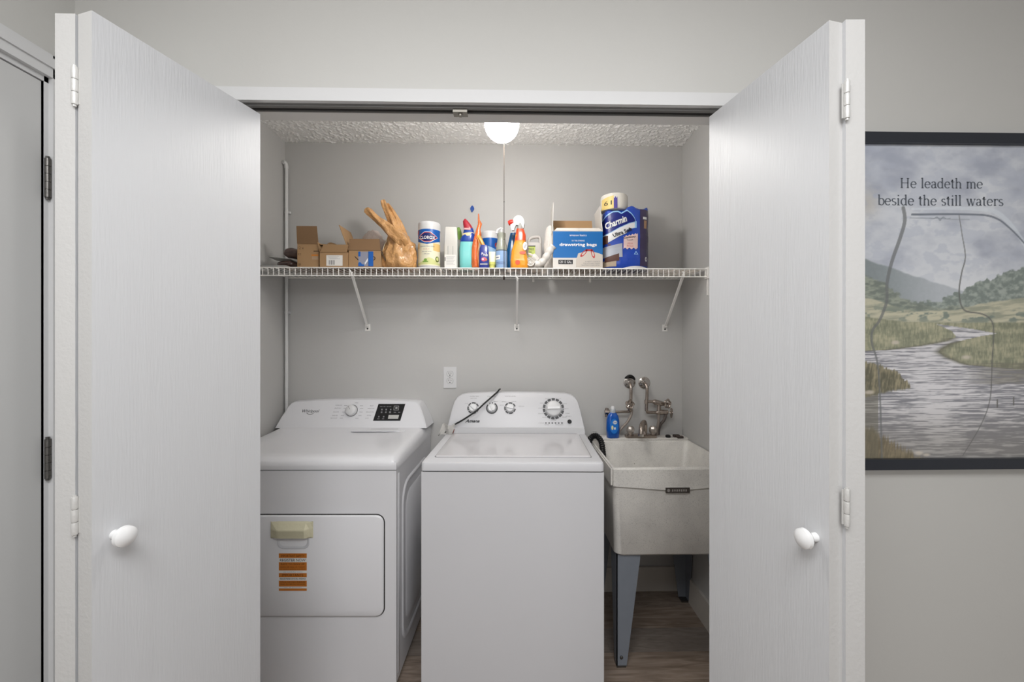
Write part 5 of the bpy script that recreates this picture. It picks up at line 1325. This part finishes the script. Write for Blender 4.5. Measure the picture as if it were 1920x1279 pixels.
bp2 = thing('blue_pouch', 'small royal blue pouch with white print in front of the canister', 'pouch', (cx2, 1.995, DZ), 0.0)
h = hv(459, 907, 1.995)
bm = B(); loft(bm, [rrect(0.0, 0, w*k, c, c*0.4, z, 4) for z, k, c in ((0, 0.95, 0.018), (0.01, 1.0, 0.026), (h*0.5, 0.98, 0.024), (h*0.85, 0.85, 0.014), (h, 0.60, 0.004))])
obj('pouch_body', bm, mat('pouch_blue', s2l(34, 52, 140), 0.3, coat=0.4, bump=0.4, bscale=40, bdist=0.004), bp2, smooth=True, angle=60)
f3 = lambda off: flatmap(-0.0135, off)
text('pouch_lettering', 'Pods', white_ink, bp2, f3(0.001), 0.004, hv(478, 907, 1.995), 0.032, 0.014, rot=-0.2, bold=0.01)
ellipse('pouch_print', mat('pink_print', s2l(206, 90, 120), 0.4), bp2, f3(0.001), 0.0, hv(487.5, 907, 1.995), 0.013, 0.010, 12); ellipse('pouch_print', white_ink, bp2, f3(0.0016), -0.004, hv(487, 907, 1.995), 0.005, 0.004, 8)
ellipse('pouch_print', mat('orange_print', (0, 0, 0)), bp2, f3(0.0018), 0.013, hv(488, 907, 1.995), 0.004, 0.006, 8)
strip('fine_print', mat('canister_cream', (0, 0, 0)), bp2, f3(0.001), hv(497, 907, 1.995), hv(495.5, 907, 1.995), -0.018, 0.018, 1)
# small pale tube
cx, w = span(916.5, 929, 2.01)
tu = thing('lotion_tube', 'small cream tube with yellow-green base in front of blue canister', 'tube', (cx, 2.01, DZ))
h = hv(472, 922, 2.01)
bm = B(); loft(bm, [rrect(0, 0, w*a, c, c*0.45, z, 5) for z, a, c in ((0, 0.75, 0.024), (0.018, 0.78, 0.025), (0.02, 0.92, 0.028), (h*0.6, 1.0, 0.022), (h, 1.02, 0.003))])
obj('tube_body', bm, mat('cream_tube', s2l(226, 226, 196), 0.35), tu, smooth=True, angle=40)
bm = B(); loft(bm, [rrect(0, 0, w*a+0.001, c+0.001, c*0.45, z, 5) for z, a, c in ((0.0, 0.75, 0.024), (0.019, 0.78, 0.025), (0.0195, 0.90, 0.028), (0.034, 0.96, 0.027))])
obj('tube_cap', bm, mat('lime_cap', s2l(206, 208, 110), 0.35), tu, smooth=True, angle=40)
# light blue pump bottle
cx, w = span(929, 951.5, 2.02)
pb_ = thing('pump_bottle', 'pale blue bottle with clear neck beside the hanging pull chain', 'bottle', (cx, 2.02, DZ))
v = lambda py: hv(py, 940, 2.0)
bm = B(); lathe(bm, [(w*0.47, 0), (w*0.49, 0.004), (w*0.49, v(472)), (w*0.48, v(469))], 28)
obj('bottle_body', bm, mat('light_blue_plastic', s2l(150, 180, 220), 0.3), pb_, smooth=True, angle=40)
bm = B(); lathe(bm, [(w*0.485, v(470.5)), (w*0.485, v(468.5))], 28); obj('dark_ring', bm, mat('slate_ring', s2l(90, 104, 118), 0.4), pb_, smooth=True, angle=40)
bm = B(); lathe(bm, [(w*0.46, v(469)), (w*0.45, v(460)), (w*0.36, v(452)), (w*0.33, v(446)), (w*0.33, v(442)), (w*0.36, v(441)), (w*0.36, v(436)), (w*0.22, v(434.5))], 28)
obj('clear_shoulder', bm, mat('frosted_clear', s2l(196, 200, 186), 0.2, trans=0.35), pb_, smooth=True, angle=40)
bm = B(); tube(bm, [(0, 0, v(436)), (0, 0, v(428))], 0.006, 10); tube(bm, smooth_pts([(0.006, 0, v(427)), (-0.006, -0.004, v(427)), (-0.02, -0.01, v(431)), (-0.024, -0.012, v(437))]), 0.0055, 8)
obj('pump_head', bm, plasticw_m, pb_, smooth=True)
strip('white_label', white_ink, pb_, cylmap(w*0.49, 0.0008), v(487), v(479), -w*0.62, -w*0.10, 8)
strip('fine_print', navy, pb_, cylmap(w*0.49, 0.0012), v(483.6), v(482.4), -w*0.55, -w*0.2, 6)
strip('fine_print', navy, pb_, cylmap(w*0.49, 0.0008), v(492.5), v(491.7), -w*0.45, w*0.3, 8); strip('fine_print', navy, pb_, cylmap(w*0.49, 0.0008), v(495.5), v(494.9), -w*0.45, w*0.3, 8)

# --- blue bottle at the back, orange trigger sprayer in front
cx, w = span(947, 972, 2.13)
bb = thing('blue_bottle', 'dark blue flat bottle standing behind the orange trigger sprayer', 'bottle', (cx, 2.13, DZ))
v = lambda py: hv(py, 958, 2.13)
bm = B(); loft(bm, [rrect(dx, 0, w*a, c, c*0.35, z, 5) for z, a, c, dx in ((0, 0.95, 0.05, 0.0), (0.004, 1.0, 0.056, 0), (v(490), 0.98, 0.056, 0.001), (v(470), 0.86, 0.054, 0.004), (v(450), 0.66, 0.046, 0.008), (v(438), 0.50, 0.036, 0.010))])
obj('bottle_body', bm, mat('petrol_blue', s2l(10, 88, 146), 0.25, coat=0.4), bb, smooth=True, angle=50)
bm = B(); lathe(bm, [(0.017, v(438.5)), (0.017, v(433)), (0.013, v(431))], 16, (0.010, 0, 0)); obj('cap', bm, plasticw_m, bb, smooth=True)
cx, w = span(957, 991, 2.00)
os_ = thing('trigger_sprayer', 'orange liquid spray bottle with white trigger head and red nozzle', 'bottle', (cx, 2.0, DZ), -0.12)
v = lambda py: hv(py, 972, 1.985)
bm = B(); loft(bm, [rrect(dx, 0, w*a, c, c*0.36, z, 6) for z, a, c, dx in ((0, 0.92, 0.050, 0), (0.004, 0.98, 0.056, 0), (v(488), 0.98, 0.056, 0), (v(470), 0.80, 0.050, -0.003), (v(458), 0.66, 0.044, 0.001), (v(450), 0.60, 0.042, 0.004), (v(440), 0.56, 0.038, 0.005))])
obj('bottle_body', bm, mat('amber_liquid', s2l(238, 158, 46), 0.15, coat=0.5, var=0.18, vscale=30, bump=0.4, bscale=24, bdist=0.006), os_, smooth=True, angle=50)
bm = B(); loft(bm, [rrect(dx, 0, w*a, c, c*0.38, z, 6) for z, a, c, dx in ((v(451), 0.63, 0.044, 0.004), (v(440), 0.57, 0.039, 0.006), (v(430), 0.42, 0.034, 0.004), (v(428), 0.34, 0.030, 0.002))])
obj('red_shoulder', bm, mat('orange_red', s2l(222, 78, 34), 0.3, coat=0.4, var=0.2, vscale=60), os_, smooth=True, angle=50)
bm = B()
hd = lambda px, py, dy=0: Vector(((px-974)/380.0, dy, v(py)))
lathe(bm, [(0.016, v(430)), (0.017, v(426)), (0.014, v(423)), (0.012, v(418))], 16, (0.004, 0, 0))
obj('collar', bm, mat('grey_collar', s2l(160, 160, 156), 0.4), os_, smooth=True, angle=50)
bm = B()
prof = [(962, 411), (965, 406), (970, 403), (976, 403.5), (980, 406.5), (983, 412), (984, 418), (982, 427), (977, 428), (974, 422), (967, 421), (963, 417)]
loft(bm, [[hd(a, c, yy) for a, c in prof] for yy in (-0.011, 0.011)])
obj('trigger_head', bm, mat('warm_grey_plastic', s2l(196, 194, 190), 0.35), os_, 0.001)
bm = B(); prof = [(957, 418), (966, 417), (968, 421), (965, 426), (964, 431), (960, 431), (958, 425)]
loft(bm, [[hd(a, c, yy) for a, c in prof] for yy in (-0.009, 0.009)]); obj('trigger', bm, plasticw_m, os_, 0.002, smooth=True)
bm = B(); tube(bm, [hd(966, 413), hd(957, 415.5), hd(953, 416.5)], [0.010, 0.0145, 0.011], 12); obj('red_nozzle', bm, mat('nozzle_red', s2l(212, 52, 36), 0.35), os_, smooth=True)
f4 = lambda off: flatmap(-0.028, off)
tfm = rot2((984-974)/380, v(462), 0.3)
lb = ellipse('front_label', white_ink, os_, f4(0.0012), 0.030, v(463), 0.011, 0.020, 14)
text('label_lettering', 'Lysol', navy, lb, f4(0.002), 0.031, v(463), 0.020, 0.015, rot=0.9, shear=0.2)
ellipse('label_print', mat('orange_red', (0, 0, 0)), os_, f4(0.0012), 0.018, v(475), 0.016, 0.007, 10); ellipse('label_print', mat('orange_red', (0, 0, 0)), os_, f4(0.0012), -0.006, v(493), 0.012, 0.012, 10)

# --- grey-white jug with handle
cx, w = span(986, 1016, 2.12)
jg = thing('plastic_jug', 'white jug with handle and yellow-green label behind the orange sprayer', 'jug', (cx, 2.12, DZ))
v = lambda py: hv(py, 1001, 2.10)
bm = B(); loft(bm, [rrect(0, 0, w*a, c, 0.016, z, 5) for z, a, c in ((0, 0.94, 0.06), (0.005, 1.0, 0.066), (v(466), 1.0, 0.066), (v(459), 0.96, 0.062), (v(455), 0.78, 0.05))])
jm = mat('jug_plastic', s2l(206, 202, 198), 0.3)
obj('jug_body', bm, jm, jg, smooth=True, angle=40)
bm = B(); e_ = lambda px, py: Vector((PX(px, 2.12)-cx, 0, v(py)))
tube(bm, smooth_pts([e_(991, 460), e_(992, 449), e_(996, 444.5), e_(1006, 442.5), e_(1012, 444), e_(1013, 452), e_(1013, 461)], 4), 0.0085, 10)
obj('handle', bm, jm, jg, smooth=True)
fj = lambda off: flatmap(-0.0335, off)
bu_ = lambda px: PX(px, 2.085)-cx
lb = strip('jug_label', mat('lime_label', s2l(196, 212, 110), 0.4), jg, fj(0.0008), v(483), v(463), bu_(991), bu_(1003.5), 1)
strip('label_bar', ink_m, lb, fj(0.0012), v(463.6), v(461.8), bu_(990), bu_(1004), 1); text('label_lettering', 'FREE', ink_m, lb, fj(0.0014), bu_(996), v(468.5), 0.028, 0.011); strip('label_bar', ink_m, lb, fj(0.0012), v(474.5), v(473.5), bu_(992), bu_(997), 1)

# --- white plastic bag roll
wp_ = mat('white_bag_film', s2l(222, 218, 212), 0.3, bump=0.8, bscale=50, bdist=0.006, var=0.05)
cx = PX(1015, 2.0)
rl = thing('bag_roll', 'knobbly white plastic bag roll bent up against the blue box', 'bag', (cx, 2.0, DZ))
r_ = lambda px, py, dy=0: (lambda p: Vector((p.x-cx, dy, max(p.z-DZ, 0.001))))(aty(px, py, 2.0+dy))
pts = smooth_pts([r_(1004, 495.5, -0.005), r_(1012, 494.5, -0.008), r_(1020, 488, -0.01), r_(1026, 479, -0.01), r_(1032, 469, -0.01), r_(1037, 462, -0.01)], 8)
rad = [0.0185*(0.82+0.22*abs(math.sin(i*PI/9.0+0.4))) for i in range(len(pts))]; 
bm = B(); tube(bm, pts, rad, 16); obj('rolled_part', bm, wp_, rl, smooth=True)
bm = B(); c = r_(994.5, 492.5, 0.0); rings = []
for rr, dy in ((0.001, -0.018), (0.006, -0.022), (0.008, -0.018), (0.012, -0.024), (0.015, -0.019), (0.0205, -0.024), (0.0235, -0.018), (0.024, 0.02), (0.02, 0.045), (0.004, 0.05)):
    rings.append([(c.x+rr*math.cos(t_), dy, max(0.0005, c.z+rr*math.sin(t_))) for t_ in [2*PI*k/24 for k in range(24)]])
loft(bm, rings); obj('rolled_end', bm, wp_, rl, smooth=True, angle=60)
bm = B(); tube(bm, smooth_pts([r_(990, 476, 0.012), r_(1000, 480, 0.0), r_(1008, 488, 0.0)]), [0.006]*5+[0.014]*6, 10); obj('loose_end', bm, wp_, rl, smooth=True)
cx = PX(1030, 2.06)
wb = thing('white_bag', 'white plastic bag standing behind the roll beside the blue box', 'bag', (cx, 2.07, DZ))
sack('bag_body', wp_, wb, [(505, 1020, 1040, 0.016), (480, 1021, 1042, 0.022), (460, 1020, 1041, 0.02), (445, 1022, 1041, 0.018), (434, 1024, 1040, 0.014), (427, 1026, 1038, 0.009), (423, 1030, 1037, 0.003)], 2.07, cx, seed=9, amp=0.18)

# --- drawstring bag box
Yd = 1.985
cx, w = span(1037, 1130, Yd); h = hv(433.5, 1083, Yd); D = 0.14
db = thing('drawstring_bag_box', 'blue and white carton of drawstring bags with open top flaps', 'box', (cx, Yd, DZ))
bm = B(); th = 0.0025
carton = mat('carton_white', s2l(222, 218, 212), 0.5)
# front face leans a little: wider at its top right
bx(bm, -w/2, w/2, 0, th, 0, h); bx(bm, -w/2, w/2, D-th, D, 0, h); bx(bm, -w/2, -w/2+th, th, D-th, 0, h); bx(bm, w/2-th, w/2, th, D-th, 0, h); bx(bm, -w/2, w/2, th, D-th, 0, th)
obj('box_body', bm, carton, db)
fh = hv(427, 1083, Yd)-h
flap(db, (-w/2+0.006, 0.001, h), (0.004, 0.001, h), (0.010, 0.012, fh), carton); flap(db, (0.008, 0.001, h), (w/2, 0.001, h), (-0.012, 0.012, fh), carton)
flap(db, (-w/2, D, h), (w/2-0.02, D, h), (0.0, 0.0, hv(414.5, 1083, Yd+D)-h), card_m)
flap(db, (-w/2, D, h), (-w/2, 0.0, h), (0.003, 0.0, hv(389, 1038, Yd+0.08)-h), carton)
flap(db, (w/2-0.002, 0.0, h), (w/2-0.002, D, h), (-0.012, 0.0, hv(398, 1125, Yd+0.1)-h), carton)
fb = lambda off: flatmap(0, off)
bq = lambda px: PX(px, Yd)-cx
v = lambda py: hv(py, 1083, Yd)
bl = strip('blue_front', mat('carton_blue', s2l(20, 106, 178), 0.4), db, fb(0.0005), v(483.5), v(434), -w/2, w/2, 1)
text('box_lettering', 'amazon basics', white_ink, bl, fb(0.001), bq(1084), v(441.2), bq(1100)-bq(1068), 0.010)
text('box_lettering', '50 TIE-STRING', white_ink, bl, fb(0.001), bq(1084), v(451.5), bq(1096)-bq(1072), 0.007)
text('box_lettering', 'drawstring bags', white_ink, bl, fb(0.001), bq(1084), v(459.5), bq(1119)-bq(1049), 0.020, bold=0.025)
bagp = mat('bag_print_grey', s2l(206, 198, 188), 0.45)
bgp = strip('bag_picture', bagp, db, fb(0.001), v(501), lambda u: v(471)-0.0 - 0.030*max(0, (bq(1084)-u)/(bq(1084)-bq(1079)))**0.7*(u < bq(1084)) - 0.014*abs((u-bq(1104))/0.06)**1.5, bq(1080), w/2, 24)
red_m = mat('drawstring_red', s2l(196, 52, 50), 0.4)
def loop(px, py, rx, ry, a):
    bm = B(); K = 20
    f = rot2(bq(px), v(py), a); o1, o2 = [], []
    for i in range(K):
        t_ = 2*PI*i/K
        for lst, k in ((o1, 1.0), (o2, 0.6)):
            p = f(bq(px)+rx*k*math.cos(t_), v(py)+ry*k*math.sin(t_)); lst.append(bm.verts.new((p[0], -0.0016, p[1])))
    for i in range(K): bm.faces.new((o1[i], o1[(i+1) % K], o2[(i+1) % K], o2[i]))
    obj('drawstring_print', bm, red_m, bgp)
loop(1094.5, 475, 0.008, 0.024, -0.75); loop(1111.5, 476, 0.008, 0.022, 0.3)
strip('drawstring_print', red_m, bgp, fb(0.0016), v(470.5), v(467.5), bq(1098), bq(1111), 3)
for k, py in enumerate((490.5, 494, 497.5)): text('box_lettering', ['A HEFTY CHOICE', 'FOR KITCHEN TRASH', 'DRAWSTRING CLOSURE CARTON'][k], grey_ink, bgp, fb(0.0015), bq(1111-2*k), v(py), bq(1126)-bq(1098-3*k), 0.006)
pill = strip('dark_pill', ink_m, db, fb(0.001), v(495.5), v(487.3), bq(1047), bq(1074), 1)
text('box_lettering', '120 13 GAL', white_ink, pill, fb(0.0016), bq(1060.5), v(491.3), bq(1072)-bq(1049), 0.012)

# --- toilet paper pack
Yt = 2.05
x0, x1 = PX(1131, Yt-0.03), PX(1217, Yt-0.03); cx, a_ = (x0+x1)/2, (x1-x0)/2; b_ = 0.065
tp_ = thing('toilet_paper_pack', 'tall blue plastic-wrapped toilet paper pack at the shelf right end', 'package', (cx, Yt, DZ), 0.0)
v = lambda py: hv(py, 1173, Yt-0.055)
zt_ = v(389)
def sup(off, zdep=True):
    def f(u, z):
        A, Bb = a_, b_
        k = min(1, abs(u)/A)**2.6
        y = -(Bb)*(1-k)**(1/2.6)
        bul = 0.004*math.sin(z/0.105*PI)**2
        ang = math.atan2(u/A, -y/Bb)
        return (u+off*math.sin(ang), y-bul-off*math.cos(ang), z)
    return f
bm = B(); n = 64; rings = []
for zz, k in ((0, 0.90), (0.006, 0.97), (0.03, 1), (0.06, 1), (0.09, 1), (0.105, 1), (0.13, 1), (0.16, 1), (0.19, 1), (0.21, 1), (0.24, 1), (zt_-0.012, 1), (zt_-0.003, 0.97), (zt_, 0.9)):
    ring = []
    for i in range(n):
        t_ = 2*PI*i/n; c_, s_ = math.cos(t_), math.sin(t_)
        x = a_*k*math.copysign(abs(c_)**(2/2.6), c_); y = b_*k*math.copysign(abs(s_)**(2/2.6), s_)
        y -= 0.004*math.sin(zz/0.105*PI)**2*(s_ < 0)*abs(s_)
        top = 0.012*math.sin(x*60+1)*(zz > zt_-0.02)
        lowl = -0.020*(1-min(1, max(0, (x/a_+0.25)/0.5)))*min(1, max(0, (zz-0.2)/0.08))
        ring.append((x, y, zz+top+lowl))
    rings.append(ring)
loft(bm, rings)
pk = mat('pack_blue_film', s2l(26, 70, 178), 0.18, coat=0.7, bump=0.6, bscale=30, bdist=0.006)
obj('pack_wrap', bm, pk, tp_, smooth=True, angle=50)
U_ = lambda px: PX(px, Yt-0.055)-cx
st = lambda off: sup(off)
dark_p = mat('pack_dark_purple', s2l(54, 44, 82), 0.25, coat=0.5)
lt_ = mat('pack_light_blue', s2l(150, 196, 236), 0.3); dk_ = mat('pack_deep_blue', s2l(16, 32, 120), 0.3); pwh = mat('pack_white', s2l(226, 226, 228), 0.35)
strip('side_panel', dark_p, tp_, st(0.0008), v(499), v(393), U_(1199), a_*0.9985, 12, nv=20)
# cloud shaped badge: pale rim, deep blue inside, white band below
def cloud(u, g=0.0):
    p = 978+(0) if False else None
    x = (u - U_(1131))/(U_(1191)-U_(1131))
    return np.interp(x, [0, 0.12, 0.3, 0.45, 0.55, 0.6, 0.72, 0.85, 0.95, 1.0], [414, 404, 398, 398, 402, 400, 396, 402, 410, 418])
lo_c = lambda u: np.interp((u - U_(1131))/(U_(1191)-U_(1131)), [0, 0.2, 0.5, 0.8, 1.0], [441, 437, 427, 419, 416])
strip('badge_rim', lt_, tp_, st(0.0012), lambda u: v(lo_c(u)+12), lambda u: v(cloud(u)-1.5), U_(1131.5), U_(1192.5), 30, nv=6)
strip('badge', dk_, tp_, st(0.0018), lambda u: v(lo_c(u)), lambda u: v(cloud(u)+1.2), U_(1131.5), U_(1190), 30, nv=6)
strip('white_band', pwh, tp_, st(0.0018), lambda u: v(lo_c(u)+17-6*(u > U_(1175))), lambda u: v(lo_c(u)+1.5), U_(1136), U_(1189), 24, nv=4)
text('pack_lettering', 'Charmin', white_ink, tp_, st(0.0042), U_(1155), v(417.5), 0.102, 0.033, rot=0.36, shear=0.25, bold=0.03)
text('pack_lettering', 'Ultra Soft', ink_m, tp_, st(0.0042), U_(1166), v(436.5), 0.094, 0.019, rot=0.36, bold=0.03)
star = strip('pink_burst', mat('pack_pink', s2l(232, 204, 200), 0.4), tp_, st(0.0026), lambda u: v(467)+0.004*math.sin(u*300), lambda u: v(445-(u-U_(1168))*90)+0.003*math.sin(u*420), U_(1168), U_(1194), 24, nv=3)
text('pack_lettering', 'Cushiony', ink_m, star, st(0.0034), U_(1179), v(446.5), 0.060, 0.012, rot=0.14, shear=0.2, bold=0.02)
text('pack_lettering', 'Touch', ink_m, star, st(0.0034), U_(1179), v(451), 0.030, 0.009, rot=0.1)
text('pack_lettering', 'MEGA', red_m, star, st(0.0034), U_(1180), v(457.5), 0.026, 0.006); text('pack_lettering', 'ROLLS', red_m, star, st(0.0034), U_(1180), v(462), 0.030, 0.010)
roll_p = strip('roll_picture', mat('pack_roll_grey', s2l(168, 172, 184), 0.4), tp_, st(0.0022), lambda u: v(483), lambda u: v(457+ (U_(1166)-u)*70), U_(1134), U_(1166), 14, nv=4)
ellipse('roll_picture_core', mat('pack_core', s2l(110, 84, 76), 0.5), roll_p, st(0.003), U_(1143), v(459), 0.008, 0.003, 10)
strip('picture_brown', mat('pack_brown', s2l(84, 50, 40), 0.5), tp_, st(0.0026), lambda u: v(492-(u-U_(1136))*40), lambda u: v(483-(u-U_(1136))*110), U_(1136), U_(1160), 12, nv=3)  # brown areas of the printed picture
strip('picture_brown', mat('pack_brown', (0, 0, 0)), tp_, st(0.0020), v(457), v(442), U_(1132), U_(1141), 6, nv=3)
strip('beige_floor', mat('pack_beige', s2l(176, 160, 140), 0.5), tp_, st(0.0020), v(500), lambda u: v(489), U_(1133), U_(1155), 10, nv=2)
strip('white_base', pwh, tp_, st(0.0022), 0.002, lambda u: 0.014*max(0, 1-((u-U_(1192))/0.075)**2), U_(1166), a_*0.995, 14)
strip('side_lettering', mat('bronze_print', s2l(176, 140, 110), 0.4), tp_, st(0.0014), v(428), v(413), U_(1207), U_(1213), 4)
strip('side_lettering', pwh, tp_, st(0.0018), v(411.5), v(407), U_(1204.5), U_(1212.5), 4); ellipse('side_emblem', pwh, tp_, st(0.0016), U_(1211), v(486), 0.006, 0.011, 12); ellipse('side_emblem', dark_p, tp_, st(0.0022), U_(1211), v(486), 0.003, 0.007, 12)
tri = strip('recycle_print', lt_, tp_, st(0.0016), v(478), lambda u: v(478)+0.018*(1-abs(u-U_(1191))/0.011), U_(1191)-0.011, U_(1191)+0.011, 8)
strip('recycle_core', pk, tri, st(0.0022), v(477), lambda u: v(477)+0.009*(1-abs(u-U_(1191))/0.0055), U_(1191)-0.0055, U_(1191)+0.0055, 6)
# exposed extra rolls at the top left
cx2, w2 = span(1127.5, 1177.5, Yt-0.01)
paper_m = mat('tissue_paper', s2l(226, 222, 214), 0.85, bump=0.5, bscale=90, bdist=0.003)
hh = hv(363.5, 1152, Yt-0.04)
rr = w2/2
tr2 = thing('toilet_paper_roll', 'loose white toilet paper roll with yellow label on top of the pack', 'roll', (cx2, Yt+0.0, DZ+zt_-0.008))
bm = B(); H_ = hh-zt_+0.008; lathe(bm, [(rr*0.93, 0), (rr*0.98, 0.004), (rr, 0.02), (rr, H_-0.012), (rr*0.96, H_-0.003), (rr*0.85, H_), (rr*0.34, H_-0.002), (rr*0.33, H_-0.02)], 36)
obj('tissue_roll', bm, paper_m, tr2, smooth=True, angle=50)
bm = B(); lathe(bm, [(rr*0.325, H_-0.03), (rr*0.325, H_-0.001), (rr*0.29, H_-0.001), (rr*0.29, H_-0.03)], 20); obj('cardboard_core', bm, card_m, tr2, smooth=True)
cr_ = lambda off: cylmap(rr, off)
hz = lambda py: hv(py, 1152, Yt-0.05)-zt_+0.008
yl_ = strip('yellow_label', mat('pale_yellow', s2l(232, 206, 130), 0.4), tr2, cr_(0.0010), 0.0, lambda u: hz(371)+0.01*(u+rr)/rr, -rr*1.35, -rr*0.28, 12)
text('label_lettering', '61', ink_m, yl_, cr_(0.0018), -rr*0.72, hz(381.5), rr*0.62, 0.021)
strip('purple_print', mat('pack_violet', s2l(90, 80, 160), 0.35), tr2, cr_(0.0014), 0.0, lambda u: hz(369)-0.012*abs(math.sin(u*300)), -rr*0.27, -rr*0.02, 8)

# --- blue butterfly-like clip stuck on the wall behind
cp2 = aty(885.5, 392, YB)
bc = thing('blue_sticker', 'small dark blue oval hook stuck on the wall above the teal bottle', 'hook', (cp2.x, YB, cp2.z))
bm = B(); prof = [(0, 0.019), (0.008, 0.011), (0.0115, 0.001), (0.009, -0.007), (0.004, -0.012), (0.002, -0.018), (-0.005, -0.018), (-0.005, -0.011), (-0.010, -0.004), (-0.0105, 0.004), (-0.006, 0.012)]
prism(bm, prof, -0.006, -0.0005); obj('hook_plate', bm, mat('deep_blue_plastic', s2l(14, 74, 160), 0.3), bc, 0.002)
